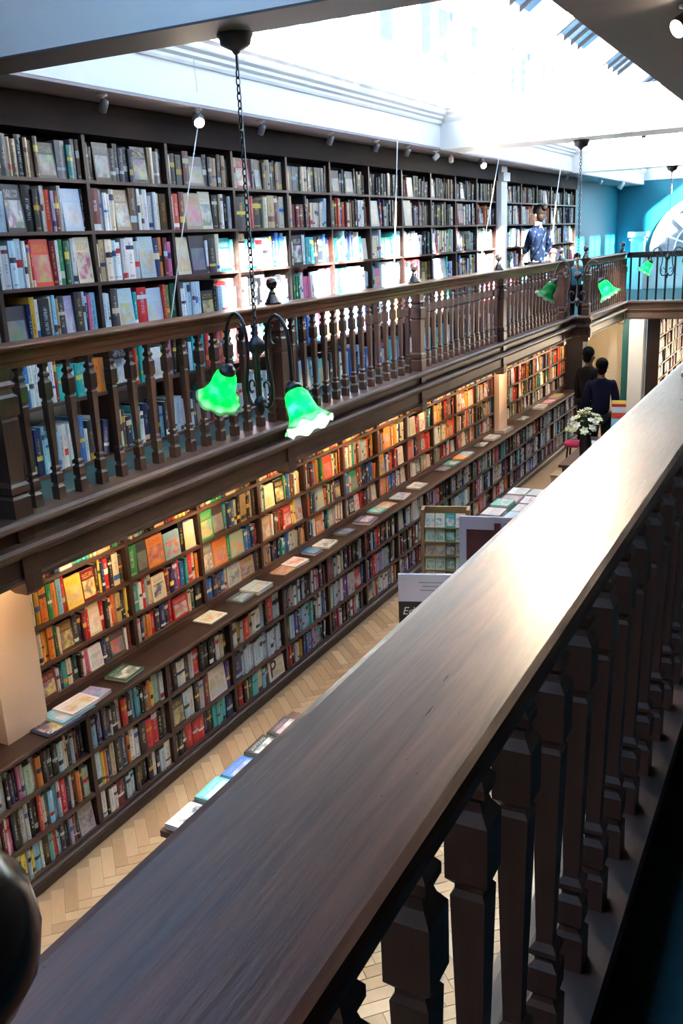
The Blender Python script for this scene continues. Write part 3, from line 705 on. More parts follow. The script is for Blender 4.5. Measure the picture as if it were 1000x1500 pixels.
rows('case', CE1, CZ, 1.905, X_CASE, .17, cp, (.012, .034), [.10, .09, .12, .04], (.72, .97))
rows('case2', CE2, CZ, 1.905, X_CASE, .17, cp, (.012, .032), .05, (.72, .97))
P_F = {'white': 3, 'pale grey': 4, 'pink': 2, 'maroon': 2, 'grey': 4, 'black': 3, 'lilac': 2, 'dark grey': 3, 'cream': 2, 'teal': 1, 'red': 1}
rows('farcase', FE, FZ, 1.88, -2.78, .15, [P_F] * 6, (.02, .04), .75)

def book_geo(b, split):
    """cover shell (V, F, per-face attributes) in the book's own frame: spine or front at x=0 facing +x, bottom at z=0, from y=0"""
    V, F, A = [], [], []
    def q(vs, ci, ty, uv=None):
        k = len(V); V.extend(vs); F.append(tuple(range(k, k + len(vs)))); A.append((ci, ty, uv or [(0, 0)] * len(vs)))
    if b['mode'] == 'spine':
        th, h, d = b['th'], b['h'], b['d']; c = min(.0022, th * .15); e = .003
        q([(-d, 0, 0), (-.003, 0, 0), (-.003, 0, h), (-d, 0, h)], 0, 0)
        q([(-.003, 0, 0), (.0012, th / 2, 0), (.0012, th / 2, h), (-.003, 0, h)], 0, 1, [(0, 0), (.5, 0), (.5, 1), (0, 1)])
        q([(.0012, th / 2, 0), (-.003, th, 0), (-.003, th, h), (.0012, th / 2, h)], 0, 1, [(.5, 0), (1, 0), (1, 1), (.5, 1)])
        q([(-.003, th, 0), (-d, th, 0), (-d, th, h), (-.003, th, h)], 0, 0)
        # rims
        q([(-d, 0, h), (-.003, 0, h), (-.003, c, h), (-d, c, h)], 0, 0)
        q([(-d, th - c, h), (-.003, th - c, h), (-.003, th, h), (-d, th, h)], 0, 0)
        q([(-.003, 0, h), (.0012, th / 2, h), (-.003, th, h)], 0, 0)
        q([(-d, c, h), (-.003, c, h), (-.003, c, h - e), (-d, c, h - e)], 0, 0)
        q([(-.003, th - c, h), (-d, th - c, h), (-d, th - c, h - e), (-.003, th - c, h - e)], 0, 0)
        q([(-.003, c, h), (-.003, th - c, h), (-.003, th - c, h - e), (-.003, c, h - e)], 0, 0)
        pb = (-d + .002, -.0035, c, th - c, .002, h - e)
        if not split: q([(-d, c, h - e), (-.003, c, h - e), (-.003, th - c, h - e), (-d, th - c, h - e)], 2, 0)
    else:
        t, h, w = b['th'], b['h'], b['w']; c = .0016
        q([(0, 0, 0), (0, w, 0), (0, w, h), (0, 0, h)], 0, 2, [(0, 0), (1, 0), (1, 1), (0, 1)])
        q([(-t, w, 0), (-t, 0, 0), (-t, 0, h), (-t, w, h)], 0, 0)
        q([(-t, 0, 0), (0, 0, 0), (0, 0, h), (-t, 0, h)], 0, 0)
        q([(-c, w, 0), (0, w, 0), (0, w, h), (-c, w, h)][::-1], 0, 0)
        q([(0, 0, h), (0, w, h), (-c, w, h), (-c, 0, h)], 0, 0)
        q([(-t + c, 0, h), (-t + c, w, h), (-t, w, h), (-t, 0, h)], 0, 0)
        pb = (-t + c, -c, .001, w - .003, .002, h - .003)
        if not split:
            q([(-c, 0, h - .003), (-c, w, h - .003), (-t + c, w, h - .003), (-t + c, 0, h - .003)], 2, 0)
            q([(-c, w - .003, 0), (-t + c, w - .003, 0), (-t + c, w - .003, h), (-c, w - .003, h)], 2, 0)
    return V, F, A, pb
def book_mesh(name, parts):
    """parts: list of (V, F, A, c1, c2, r1, r2)"""
    vv, ff, c1a, c2a, pr, uvs = [], [], [], [], [], []
    for V, F, A, c1, c2, r1, r2 in parts:
        k = len(vv); vv += V
        for f, (ci, ty, uv) in zip(F, A):
            ff.append(tuple(k + i for i in f))
            col = c1 if ci == 0 else (c2 if ci == 1 else (.70, .66, .56))
            for u in uv: c1a.extend((*col, 1)); c2a.extend((*c2, 1)); pr.extend((r1, r2, float(ty))); uvs.extend(u)
    me = bpy.data.meshes.new(name); me.from_pydata(vv, [], ff)
    me.materials.append(BOOK)
    a = me.attributes.new('c1', 'FLOAT_COLOR', 'CORNER'); a.data.foreach_set('color', c1a)
    a = me.attributes.new('c2', 'FLOAT_COLOR', 'CORNER'); a.data.foreach_set('color', c2a)
    a = me.attributes.new('prm', 'FLOAT_VECTOR', 'CORNER'); a.data.foreach_set('vector', pr)
    u = me.uv_layers.new(name='uv'); u.data.foreach_set('uv', uvs)
    me.update(); return me
def book_mat4(b):
    M = Matrix.Translation((b['x'], b['y'], b['z']))
    if b['mode'] == 'face': M = M @ Matrix.Rotation(-b['tilt'], 4, 'Y')
    if b['lean']: M = M @ Matrix.Translation((0, b['th'], 0)) @ Matrix.Rotation(b['lean'], 4, 'X') @ Matrix.Translation((0, -b['th'], 0))
    return M
# number of each book within its row
from itertools import groupby
keyf = lambda b: (b['case'], b['row'], b['bay'])
for k, g in groupby(BOOKS, keyf):
    for i, b in enumerate(g): b['i'] = i + 1
def seen_size(b):
    wy = b['w'] if b['mode'] == 'face' else b['th']
    p0 = proj((b['x'], b['y'], b['z'])); p1 = proj((b['x'], b['y'] + wy, b['z'] + b['h']))
    cx, cy = (p0[0] + p1[0]) / 2, (p0[1] + p1[1]) / 2
    if not (4 < cx < 996 and 0 < cy < 1496): return 0
    if cy > 1445.5 - .9185 * cx - 8: return 0                         # behind our handrail
    if b['case'].startswith('gallery') and b['row'] in (0, 1): return .35 * abs(p1[0] - p0[0]) * abs(p1[1] - p0[1])
    if b['case'].startswith('case') and b['row'] == 3: return 0
    return abs(p1[0] - p0[0]) * abs(p1[1] - p0[1])
for b in BOOKS: b['s'] = seen_size(b)
N_BOOKS = 232
single = sorted(BOOKS, key=lambda b: -b['s'])[:N_BOOKS]
sid = set(id(b) for b in single)
_ONES = 'first second third fourth fifth sixth seventh eighth ninth tenth eleventh twelfth thirteenth fourteenth fifteenth sixteenth seventeenth eighteenth nineteenth'.split()
_TENS = {2: ('twentieth', 'twenty'), 3: ('thirtieth', 'thirty'), 4: ('fortieth', 'forty'), 5: ('fiftieth', 'fifty')}
def ordn(n):
    if n < 20: return _ONES[n - 1]
    t = _TENS[n // 10]
    return t[0] if n % 10 == 0 else t[1] + _ONES[n % 10 - 1]
GROW = ['floor-level row', 'row behind the balusters', 'row just above the handrail', 'third row down', 'second row down', 'top row']
CROW = ['row just above counter', 'second row above counter', 'third row above counter', 'topmost row']
BROW = ['bottom row', 'middle row', 'top row']
COUNTS = {}
for b in BOOKS: COUNTS[keyf(b)] = max(COUNTS.get(keyf(b), 0), b['i'])
def blabel(b):
    kind = 'faced-out book' if b['mode'] == 'face' else 'book'
    bay, pos = b['bay'] + 1, ordn(b['i']) + ' from left'
    if b['case'] == 'gallery':
        if b['bay'] == 1: pos = ordn(COUNTS[keyf(b)] - b['i'] + 1) + ' from right'
        return f"{b['nm']} {kind}, {pos}, {GROW[b['row']]}, {ordn(b['bay'])} gallery bay"
    if b['case'] == 'case': return f"{b['nm']} {kind}, {pos}, {CROW[b['row']]}, {ordn(bay)} bay past pink pier"
    if b['case'] == 'case0': return f"{b['nm']} {kind}, {pos}, {CROW[b['row']]}, left of pink pier"
    if b['case'] == 'base': return f"{b['nm']} {kind}, {pos}, {BROW[b['row']]}, {ordn(max(1, b['bay']))} bay under counter"
    return f"{b['nm']} {kind}, {pos}, {ordn(b['row'] + 1)} row up, bookcase beyond the white pillar"
GRP = {'gallery': 'books on the gallery bookcase', 'case': 'books on the case above the counter', 'case0': 'books on the case above the counter', 'base': 'books on the low bookcase'}
TXTW = plain('white_print', (.8, .8, .8), .5); TXTK = plain('black_print', (.01, .01, .012), .5)
def text_mesh(txt, size, mat, shear=0.0, align='LEFT'):
    cu = bpy.data.curves.new('lettering', 'FONT'); cu.body = txt; cu.size = size; cu.extrude = .0004; cu.shear = shear; cu.align_x = align
    ob = bpy.data.objects.new('tmp', cu); COL.objects.link(ob)
    dg = bpy.context.evaluated_depsgraph_get(); me = bpy.data.meshes.new_from_object(ob.evaluated_get(dg))
    bpy.data.objects.remove(ob); bpy.data.curves.remove(cu)
    me.materials.clear(); me.materials.append(mat); return me
parts = []
for b in BOOKS:
    if id(b) in sid:
        V, F, A, pb = book_geo(b, True)
        o = link('book', book_mesh('book', [(V, F, A, b['c1'], b['c2'], b['r1'], b['r2'])]))
        o.matrix_world = book_mat4(b)
        tag(o, blabel(b), 'book', GRP.get(b['case'], 'books'))
        MB().box(*pb).build('page_block', PAGE, o, recalc=False)
        if keyf(b) == ('base', 0, 4) and b['mode'] == 'face':
            link('lettering', text_mesh('P', .20, TXTK), o, (.0012, .012, .03), (math.pi / 2, 0, math.pi / 2))
    else:
        V, F, A, pb = book_geo(b, False); M = book_mat4(b)
        parts.append(([tuple(M @ Vector(v)) for v in V], F, A, b['c1'], b['c2'], b['r1'], b['r2']))
o = link('books', book_mesh('books', parts)); tag(o, 'the many smaller rows of books filling the bookcases further off', 'books', None, 'stuff')
print('BOOKS', len(BOOKS), len(single), 'smallest single px2', single[-1]['s'])

# ================================================================== LAMPS
def light(name, typ, energy, color, parent, loc, rot=None, **kw):
    d = bpy.data.lights.new(name, typ); d.energy = energy; d.color = color
    for k, v in kw.items(): setattr(d, k, v)
    o = link(name, d, parent, loc, rot); return o

LINK = MB().tube([(.0105 * math.cos(a) , 0, .021 * math.sin(a)) for a in (2 * math.pi * i / 14 for i in range(14))], .0036, 6, closed=True).mesh('chain_link', BRONZE, True)
def shade_mb():
    prof = [(.030, 0), (.042, -.006), (.058, -.025), (.066, -.055), (.070, -.090), (.076, -.125), (.090, -.158), (.112, -.185), (.128, -.205)]
    n = 40; out, inn = [], []
    for k, (r, z) in enumerate(prof):
        fr = max(0, (k - 5) / 3.0)
        ring = [((r * (1 + .055 * fr * math.cos(8 * a))) * math.cos(a), (r * (1 + .055 * fr * math.cos(8 * a))) * math.sin(a), z + .012 * fr * math.cos(8 * a + .6)) for a in (2 * math.pi * i / n for i in range(n))]
        out.append(ring)
        inn.append([(x * (1 - .0035 / r), y * (1 - .0035 / r), zz) for x, y, zz in ring])
    mb = MB(); mb.loft(out + inn[::-1], cap=False); return mb
ME_SHADE = shade_mb().mesh('glass_shade', GREENG, True)
ME_CAP = MB().lathe([(.012, .035), (.020, .030), (.022, .012), (.040, .008), (.046, -.002), (.046, -.016), (.043, -.02), (.030, -.012)], 20).mesh('shade_holder', BRONZE, True)
ME_BULB = MB().lathe([(.002, -.115), (.018, -.108), (.028, -.090), (.030, -.072), (.024, -.050), (.015, -.030), (.014, -.01)], 14).mesh('bulb', BULBG, True)
ME_BULB_OFF = MB().lathe([(.002, -.115), (.018, -.108), (.028, -.090), (.030, -.072), (.024, -.050), (.015, -.030), (.014, -.01)], 14).mesh('bulb', plain('unlit_bulb', (.7, .7, .66), .2), True)

def spline(pts, n=8):
    """Catmull-Rom through pts"""
    P = [Vector(p) for p in pts]; P = [2 * P[0] - P[1]] + P + [2 * P[-1] - P[-2]]
    out = []
    for i in range(1, len(P) - 2):
        for k in range(n):
            t = k / n; a, b, c, d = P[i - 1:i + 3]
            out.append(.5 * (2 * b + (c - a) * t + (2 * a - 5 * b + 4 * c - d) * t * t + (3 * b - a - 3 * c + d) * t ** 3))
    out.append(P[-2]); return out

def chandelier(x, y, rz, label, power=(6, 6), z_hub=3.04, z_top=Z_SOF, dz=(-.10, -.15), rs=.88):
    root = thing('chandelier', label, 'chandelier', (x, y, z_hub), rz, 'green glass chandeliers')
    H = z_top - z_hub
    MB().lathe([(.085, H), (.085, H - .02), (.075, H - .035), (.070, H - .06), (.045, H - .075), (.022, H - .085), (.012, H - .10), (.004, H - .105)], 20, wob=lambda k, a: .05 * math.cos(8 * a) if k < 4 else 0).build('canopy', BRONZE, root, True)
    MB().tube([(0, 0, H - .10), (0, 0, H - .17)], .006, 8).build('hook_rod', BRONZE, root)
    z = H - .185; i = 0
    while z > .10:
        link('chain_link', LINK, root, (0, 0, z), (0, 0, (i % 2) * math.pi / 2)); z -= .034; i += 1
    MB().tube([(.012, 0, H - .10), (.014, .004, H * .5), (.006, 0, .08)], .0022, 6).build('flex', CORD, root)
    MB().lathe([(.004, .11), (.010, .10), (.010, .06), (.018, .05), (.040, .03), (.046, .012), (.046, -.012), (.030, -.03), (.014, -.045), (.012, -.07)], 16).build('hub', BRONZE, root, True)
    MB().tube([(0, 0, -.05), (0, 0, -.28)], .011, 8).build('stem', BRONZE, root)
    MB().lathe([(.010, -.25), (.022, -.262), (.034, -.280), (.034, -.295), (.018, -.312), (.022, -.325), (.012, -.345), (.002, -.355)], 14).build('bottom_boss', BRONZE, root, True)
    for si, sg in enumerate((-1, 1)):
        shade_dz = dz[si]
        pts = [(sg * r * rs, 0, zz) for r, zz in ((.02, -.288), (.075, -.305), (.118, -.265), (.128, -.19), (.102, -.09), (.095, .02), (.125, .12), (.19, .165), (.26, .14), (.305, .06), (.318, .0 + shade_dz * .55), (.318, shade_dz))]
        arm = MB().tube(spline(pts, 6), .0095, 8).build('arm', BRONZE, root, True)
        sp = [(sg * (.165 + (.062 - .0045 * k) * math.cos(1.9 + .42 * k)), 0, .055 + (.062 - .0045 * k) * math.sin(1.9 + .42 * k)) for k in range(13)]
        MB().tube(sp, [.007 - .0003 * k for k in range(13)], 6).build('scroll', BRONZE, arm, True)
        sp = [(sg * (.055 + (.046 - .0035 * k) * math.cos(-1.2 + .45 * k)), 0, -.20 + (.046 - .0035 * k) * math.sin(-1.2 + .45 * k)) for k in range(12)]
        MB().tube(sp, .006, 6).build('scroll', BRONZE, arm, True)
        hold = link('shade_holder', ME_CAP, root, (sg * .322 * rs, 0, -.035 + shade_dz), (0, -sg * math.radians(33), 0))
        link('glass_shade', ME_SHADE, hold, (0, 0, -.012))
        link('bulb', ME_BULB if power[si] else ME_BULB_OFF, hold, (0, 0, -.018))
        if power[si]: light('lamp_glow', 'POINT', power[si], (1.0, .95, .84), hold, (0, 0, -.15), shadow_soft_size=.03)
    return root
chandelier(-2.60, 4.07, math.radians(-22), 'two-arm bronze chandelier with green glass shades hanging nearest over the hall', (4, 60))
chandelier(-2.62, 11.10, math.radians(4), 'two-arm chandelier with green shades hung from the mid hall beam', (0, 20), dz=(-.02, -.02), rs=.82)
chandelier(-2.53, 17.20, math.radians(0), 'two-arm chandelier with green shades hung before the teal end wall', (20, 6), dz=(-.02, -.02), rs=.85)

ME_SB = MB().lathe([(.035, 0), (.035, -.012), (.012, -.016), (.010, -.04)], 14).mesh('mount', WHITEM, True)
ME_SH = MB().lathe([(.016, .06), (.030, .055), (.036, .03), (.038, -.04), (.034, -.042)], 16).mesh('lamp_head', plain('spot_grey_metal', (.13, .12, .13), .5, .2), True)
ME_SHW = MB().lathe([(.016, .06), (.030, .055), (.036, .03), (.038, -.04), (.034, -.042)], 16).mesh('lamp_head', WHITEM, True)
ME_SL = MB().lathe([(.031, -.0405), (.031, -.044), (.002, -.046)], 14).mesh('lens', BULB, True)
ME_SLO = MB().lathe([(.031, -.0405), (.031, -.044), (.002, -.046)], 14).mesh('lens', plain('spot_lens', (.5, .5, .5), .1), True)
def spotlight(x, y, label, lit=False, aim=(-.5, 0, -.8), power=0, white=False, big=.78, z=Z_SOF, col=(1, .82, .58), size=1.5):
    root = thing('spotlight', label, 'spotlight', (x, y, z), 0, 'soffit spotlights')
    link('mount', ME_SB, root)
    q = Vector(aim).to_track_quat('-Z', 'Y').to_euler()
    h = link('lamp_head', ME_SHW if white else ME_SH, root, (0, 0, -.075), q, (big,) * 3)
    link('lens', ME_SL if lit else ME_SLO, h)
    if power: light('spot_beam', 'SPOT', power, col, h, (0, 0, -.06), spot_size=size, spot_blend=.6, shadow_soft_size=.03)
spotlight(-4.24, 5.02, 'unlit grey spotlight on the soffit left of the glowing bulb')
spotlight(-4.20, 6.00, 'glowing warm spotlight on the gallery soffit beside the chandelier chain', True, (.7, -.7, -.6), 14, big=1.15, size=2.4)
spotlight(-4.22, 6.90, 'unlit grey spotlight on the soffit just past the chandelier chain')
spotlight(-4.22, 8.10, 'unlit grey spotlight under the soffit downstand')
spotlight(-4.22, 9.1, 'unlit grey spotlight left of the hanging white cord')
spotlight(-4.22, 9.9, 'unlit grey spotlight right of the hanging white cord')
spotlight(-4.22, 10.75, 'white spotlight head tilted left, first of a pair in mid gallery', False, (-.6, -.5, -.6), white=True)
spotlight(-4.22, 11.25, 'white spotlight head tilted right, second of a pair in mid gallery', False, (-.3, .7, -.6), white=True)
spotlight(-4.20, 12.35, 'glowing warm spotlight on the soffit in front of the pale pilaster', True, (.7, -.7, -.6), 14, big=1.2, size=2.4)
spotlight(-4.22, 16.9, 'unlit spotlight near the end of the far gallery soffit')
spotlight(-4.22, 19.6, 'small white spotlight on the soffit in front of the teal wall', white=True)
spotlight(-4.22, 21.6, 'long white spotlight on the soffit nearest the end wall', white=True, big=1.6)
spotlight(-0.70, 4.95, 'glowing spotlight on the dark soffit over the near gallery', True, (-.6, -.6, -.5), 2, big=1.3)

# warm strip lights under the gallery front
for i, y in enumerate(np.arange(3.0, 16.0, 1.15)):
    t = thing('strip_light', f'slim warm strip light under the gallery, {ordn(i + 1)} along from the viewer', 'strip light', (-3.79, float(y), 1.905), 0, 'strip lights under the gallery')
    MB().box(-.02, .02, -.45, .45, -.022, 0).build('housing', WHITEM, t)
    MB().tube([(-.004, -.43, -.028), (-.004, .43, -.028)], .008, 8).build('tube', TUBE, t)
    light('strip_glow', 'AREA', 1.25 if i < 2 else 1.9, (1.0, .62, .32), t, (-.01, 0, -.045), Vector((-.75, 0, -.66)).to_track_quat('-Z', 'Y').to_euler(), shape='RECTANGLE', size=.06, size_y=.86)
for i, (x, y, p) in enumerate(((-2.0, 19.5, 2.5), (-3.55, 17.2, 6), (-2.0, 22.5, 2.5))):
    t = thing('ceiling_light', ['round lamp under the cross gallery near the white pillar', 'round lamp under the gallery corner by the cream door', 'round lamp in the room beyond the cross gallery'][i], 'lamp', (x, y, 1.908))
    MB().lathe([(.09, 0), (.09, -.015), (.08, -.03), (.04, -.04)], 18).build('rim', WHITEM, t, True)
    MB().lathe([(.07, -.031), (.05, -.045), (.005, -.05)], 16).build('diffuser', TUBE, t, True)
    light('lamp_glow', 'POINT', p, (1.0, .78, .5), t, (0, 0, -.12), shadow_soft_size=.06)

# ------------------------------------------------------------------ cords and pulls
def cord(pts, label, r=.004):
    o = MB().tube(pts, r, 6).build('pull_cord', CORD); return tag(o, label, 'cord', 'window pull cords')
cord([(-4.10, 5.85, 5.05), (-4.09, 5.86, 4.60)], 'short white pull cord hanging above the glowing bulb', .003)
cord([(-4.09, 5.86, 4.44), (-3.90, 5.30, 3.7), (-3.78, 4.87, 3.0)], 'white pull cord slanting from the glowing bulb to the handrail', .004)
cord([(-4.12, 9.42, 4.55), (-3.79, 8.46, 2.95)], 'straight white pull cord in front of mid gallery bookcase', .0055)
cord([(-4.12, 12.79, 4.52), (-3.90, 11.7, 3.75), (-3.79, 11.1, 3.3)], 'slanting white pull cord just left of the pale pilaster', .006)
cord([(-4.12, 16.2, 4.78), (-3.95, 15.2, 4.1), (-3.80, 14.4, 3.4)], 'slanting white pull cord beside the person on the gallery', .007)

# ================================================================== LYING BOOKS, TABLES
def ray(px, py): return fwd * F_PX + rt * (px - 500) + up * (750 - py)
def atz(px, py, z): r = ray(px, py); return CAMP + r * ((z - ZC) / r[2])
def lying(name, label, x, y, z, w, l, t, rz, c1, c2, group, cat='book', letter=None):
    """flat book: w along x, l along y, cover picture upwards"""
    V, F, A = [], [], []
    def q(vs, ci, ty, uv=None):
        k = len(V); V.extend(vs); F.append(tuple(range(k, k + len(vs)))); A.append((ci, ty, uv or [(0, 0)] * len(vs)))
    a, b, c = w / 2, l / 2, min(.002, t * .25)
    q([(-a, -b, t), (a, -b, t), (a, b, t), (-a, b, t)], 0, 2, [(1, 0), (1, 1), (0, 1), (0, 0)][::-1] if False else [(0, 1), (0, 0), (1, 0), (1, 1)])
    q([(-a, b, 0), (a, b, 0), (a, -b, 0), (-a, -b, 0)], 0, 0)
    q([(a, -b, 0), (a, -b, c), (-a, -b, c), (-a, -b, 0)], 0, 0)
    q([(-a, -b, 0), (-a, -b, t), (-a, b, t), (-a, b, 0)], 0, 0)                      # spine
    for zz in (0, t - c):
        q([(a, -b, zz), (a, b, zz), (a, b, zz + c), (a, -b, zz + c)], 0, 0); q([(-a, -b, zz), (a, -b, zz), (a, -b, zz + c), (-a, -b, zz + c)], 0, 0); q([(a, b, zz), (-a, b, zz), (-a, b, zz + c), (a, b, zz + c)], 0, 0)
    q([(-a, -b, t - c), (a, -b, t - c), (a, b, t - c), (-a, b, t - c)][::-1], 0, 0); q([(-a, -b, c), (a, -b, c), (a, b, c), (-a, b, c)], 0, 0)
    o = link(name, book_mesh(name, [(V, F, A, c1, c2, R.random(), R.random())]), None, (x, y, z), (0, 0, rz))
    tag(o, label, cat, group)
    MB().box(-a + .002, a - .003, -b + .003, b - .003, c, t - c).build('page_block', PAGE, o, recalc=False)
    if letter:
        txt, sz, lx, ly, mat = letter
        link('lettering', text_mesh(txt, sz, mat), o, (lx, ly, t + .0006), (0, 0, math.pi / 2))
    return o
C = lambda n: jit(PAL[n], .06)
ZT = .8925
G_C = 'books lying on the counter'
def on_counter(px, py, z=ZT): p = atz(px, py, z); return float(min(max(p[0], -3.90), -3.83)), float(p[1])
LIE = [  # pixel of the middle, width(x), length(y), thickness, colours, label, stack level
    (85, 1058, .20, .29, .010, 'navy', 'yellow', 'navy and yellow magazine with white lettering under others on the counter', 0),
    (100, 1040, .19, .26, .016, 'sky blue', 'white', 'bright blue magazine with orange stripe on the counter stack', 1),
    (112, 1030, .17, .23, .014, 'white', 'mustard', 'white book with landscape cover on the magazine stack', 2),
    (133, 1018, .16, .21, .020, 'lilac', 'blue', 'violet blue book lying at the end of the magazine stack', 0),
    (182, 984, .17, .21, .020, 'dark green', 'white', 'dark green and white book lying alone on the counter', 0),
    (305, 903, .18, .22, .010, 'white', 'mustard', 'white edged book with colourful cover lying by the upright', 0),
    (345, 873, .17, .21, .012, 'charcoal', 'sky blue', 'grey blue travel book lying flat on the counter', 0),
    (375, 858, .18, .23, .030, 'pale blue', 'mustard', 'thick pale blue book with landscape cover on the counter', 0),
    (403, 834, .16, .20, .010, 'tan', 'red', 'tan patterned book lying near the thick pale blue one', 0),
    (428, 822, .17, .22, .022, 'white', 'scarlet', 'white and red book lying on the counter', 0),
    (455, 806, .15, .15, .022, 'blue', 'teal', 'small blue and teal book lying on the counter', 0),
    (473, 795, .17, .22, .016, 'white', 'black', 'white and black book lying on the counter', 0),
    (503, 778, .17, .22, .014, 'black', 'blue', 'dark book with blue picture lying on the counter', 0),
    (535, 760, .18, .26, .026, 'navy', 'pale grey', 'thick navy book lying on the counter', 0),
    (545, 746, .15, .18, .018, 'turquoise', 'white', 'small turquoise book lying behind the thick navy one', 0),
    (562, 740, .17, .26, .012, 'tan', 'cream', 'beige book lying on the counter', 0),
    (585, 726, .17, .26, .012, 'pale grey', 'blue', 'pale book with blue and red cover lying on the counter', 0),
    (603, 710, .18, .24, .016, 'white', 'grey', 'plain white book lying on the counter', 0),
    (632, 685, .16, .22, .012, 'charcoal', 'lilac', 'dark book with lilac picture lying on the counter', 0),
    (650, 677, .16, .22, .016, 'teal', 'white', 'teal and white book lying on the counter', 0),
    (658, 668, .16, .22, .020, 'orange', 'yellow', 'orange book lying on the counter', 0),
    (672, 663, .15, .20, .020, 'sky blue', 'white', 'sky blue book lying behind the orange one', 0),
    (697, 650, .16, .30, .012, 'black', 'white', 'black book with white title lying on the counter', 0),
    (711, 639, .17, .28, .03, 'pale grey', 'grey', 'thick pale grey book lying on the counter', 0),
    (728, 627, .18, .36, .04, 'grey', 'tan', 'grey stack-thick book lying on the counter by the far pier', 0),
    (755, 612, .17, .36, .014, 'dark grey', 'grey', 'dark grey book lying beyond the far pier', 0),
    (778, 594, .18, .36, .03, 'white', 'grey', 'white book lying far along the counter', 0),
    (787, 587, .17, .36, .02, 'pink', 'white', 'pale pink book lying far along the counter', 0),
    (800, 579, .17, .45, .04, 'tan', 'mustard', 'tan book lying near the end of the counter', 0)]
ztop = ZT; lastlev = -1
for (px, py, w, l, t, c1, c2, lb, lev) in LIE:
    if lev == 0: zz = ZT
    else: zz = ztop
    x, y = on_counter(px, py, zz + t)
    lying('book', lb, x, y, zz + .0004, w, l, t, R.uniform(-.12, .12), C(c1), C(c2), G_C, letter=('OEZV', .05, .085, -.12, TXTW) if lev == 0 and px == 85 else None)
    ztop = zz + t + .0005

def table(label, x0, x1, y0, y1, zt, mat=W_TABLE):
    t = thing('display_table', label, 'table', ((x0 + x1) / 2, (y0 + y1) / 2, 0))
    a, b = (x1 - x0) / 2, (y1 - y0) / 2
    MB().box(-a, a, -b, b, zt - .035, zt).build('tabletop', mat, t)
    MB().box(-a + .04, a - .04, -b + .04, b - .04, zt - .12, zt - .036).build('apron', mat, t)
    for sx in (-1, 1):
        for sy in (-1, 1): sbox('leg', mat, t, sx * (a - .06) - .03, sx * (a - .06) + .03, sy * (b - .06) - .03, sy * (b - .06) + .03, 0, zt - .12)
    return t
def stacks(x0, x1, y0, y1, zt, cols, where, group, nmax=4, colx=None, w=.15, l=.21):
    ny = max(1, int((y1 - y0) / (l + .02))); nx = max(1, int((x1 - x0) / (w + .02)))
    k = 0
    for i in range(ny):
        for j in range(nx):
            c1, c2 = cols[k % len(cols)]; k += 1
            n = R.randint(2, nmax); z = zt + .0005; th = R.uniform(.014, .026)
            cc1, cc2 = C(c1), C(c2)
            for s in range(n):
                lb = f"{c1} paperback, {ordn(s + 1)} up in the {ordn(j + 1)} pile of row {'front second third fourth fifth sixth'.split()[i] if i < 6 else 'last'} on {where}"
                lying('book', lb, x0 + (j + .5) * (x1 - x0) / nx + R.uniform(-.004, .004), y0 + (i + .5) * (y1 - y0) / ny + R.uniform(-.006, .006), z, w, l, th, R.uniform(-.03, .03), cc1, cc2, group)
                z += th + .0006
table('dark display table with piles of paperbacks on the parquet, nearest below', -2.74, -1.95, 3.08, 4.40, .755)
stacks(-2.735, -2.20, 3.09, 4.30, .755, [('white', 'black'), ('white', 'grey'), ('pale blue', 'navy'), ('turquoise', 'white'), ('white', 'black'), ('pale blue', 'blue'), ('blue', 'lilac'), ('pale grey', 'black'), ('navy', 'white'), ('black', 'white'), ('dark green', 'cream'), ('white', 'black'), ('charcoal', 'pink'), ('pink', 'white'), ('white', 'red')], 'nearest table', 'paperbacks on the nearest table', 3)
table('display table with pale magazines further along the hall', -3.05, -2.20, 8.75, 10.1, .70)
stacks(-3.04, -2.35, 8.80, 10.0, .70, [('white', 'pale blue'), ('pale blue', 'white'), ('pale grey', 'blue'), ('turquoise', 'white'), ('white', 'pink'), ('pink', 'white'), ('lilac', 'white'), ('white', 'red'), ('pale blue', 'teal')], 'further table', 'paperbacks on the further table', 3, w=.2, l=.27)
table('table by the flower vase near the far end', -2.85, -2.05, 11.3, 13.1, .72)
stacks(-2.80, -2.30, 12.2, 12.8, .72, [('pale blue', 'white'), ('white', 'blue'), ('sky blue', 'navy')], 'flower table', 'paperbacks on the flower table', 2, w=.22, l=.3)

# ------------------------------------------------------------------ added lamp, unseen above the soffit edge, for the handrail's highlight and glow
t = thing('added_rail_lamp', 'added lamp out of view on the near face of the light well', 'added_rail_lamp', (X_WR, 5.46, 4.67))
aim = Vector((-.30 + 1.32, 1.02 - 5.46, 3.12 - 4.67)); q = aim.to_track_quat('-Z', 'Y').to_euler()
MB().tube([(-.001, 0, 0), (-.07, 0, 0)], .012, 8).build('bracket', WHITEM, t)
h = MB().box(-.06, .06, -.035, .035, -.01, .07).box(-.045, .045, -.028, .028, .07, .09).build('housing', WHITEM, t); h.location = (-.125, 0, 0); h.rotation_euler = q
link('lens', MB().box(-.055, .055, -.03, .03, -.014, -.0105).mesh('lens', emit('added_lamp_lens', (1, .9, .75), 60.0)), h)
light('added_rail_beam', 'SPOT', 105, (1.0, .74, .48), h, (0, 0, -.03), spot_size=math.radians(19), spot_blend=1.0, shadow_soft_size=.06)

# ------------------------------------------------------------------ hall floor displays
def quad_cover(name, parent, pts, c1, c2, ty=2):
    V = [tuple(p) for p in pts]
    return link(name, book_mesh(name, [(V, [(0, 1, 2, 3)], [(0, ty, [(0, 0), (1, 0), (1, 1), (0, 1)])], c1, c2, R.random(), R.random())]), parent)
LILAC = plain('lilac_card', (.50, .50, .66), .6); BLKC = plain('black_card', (.012, .012, .016), .45)
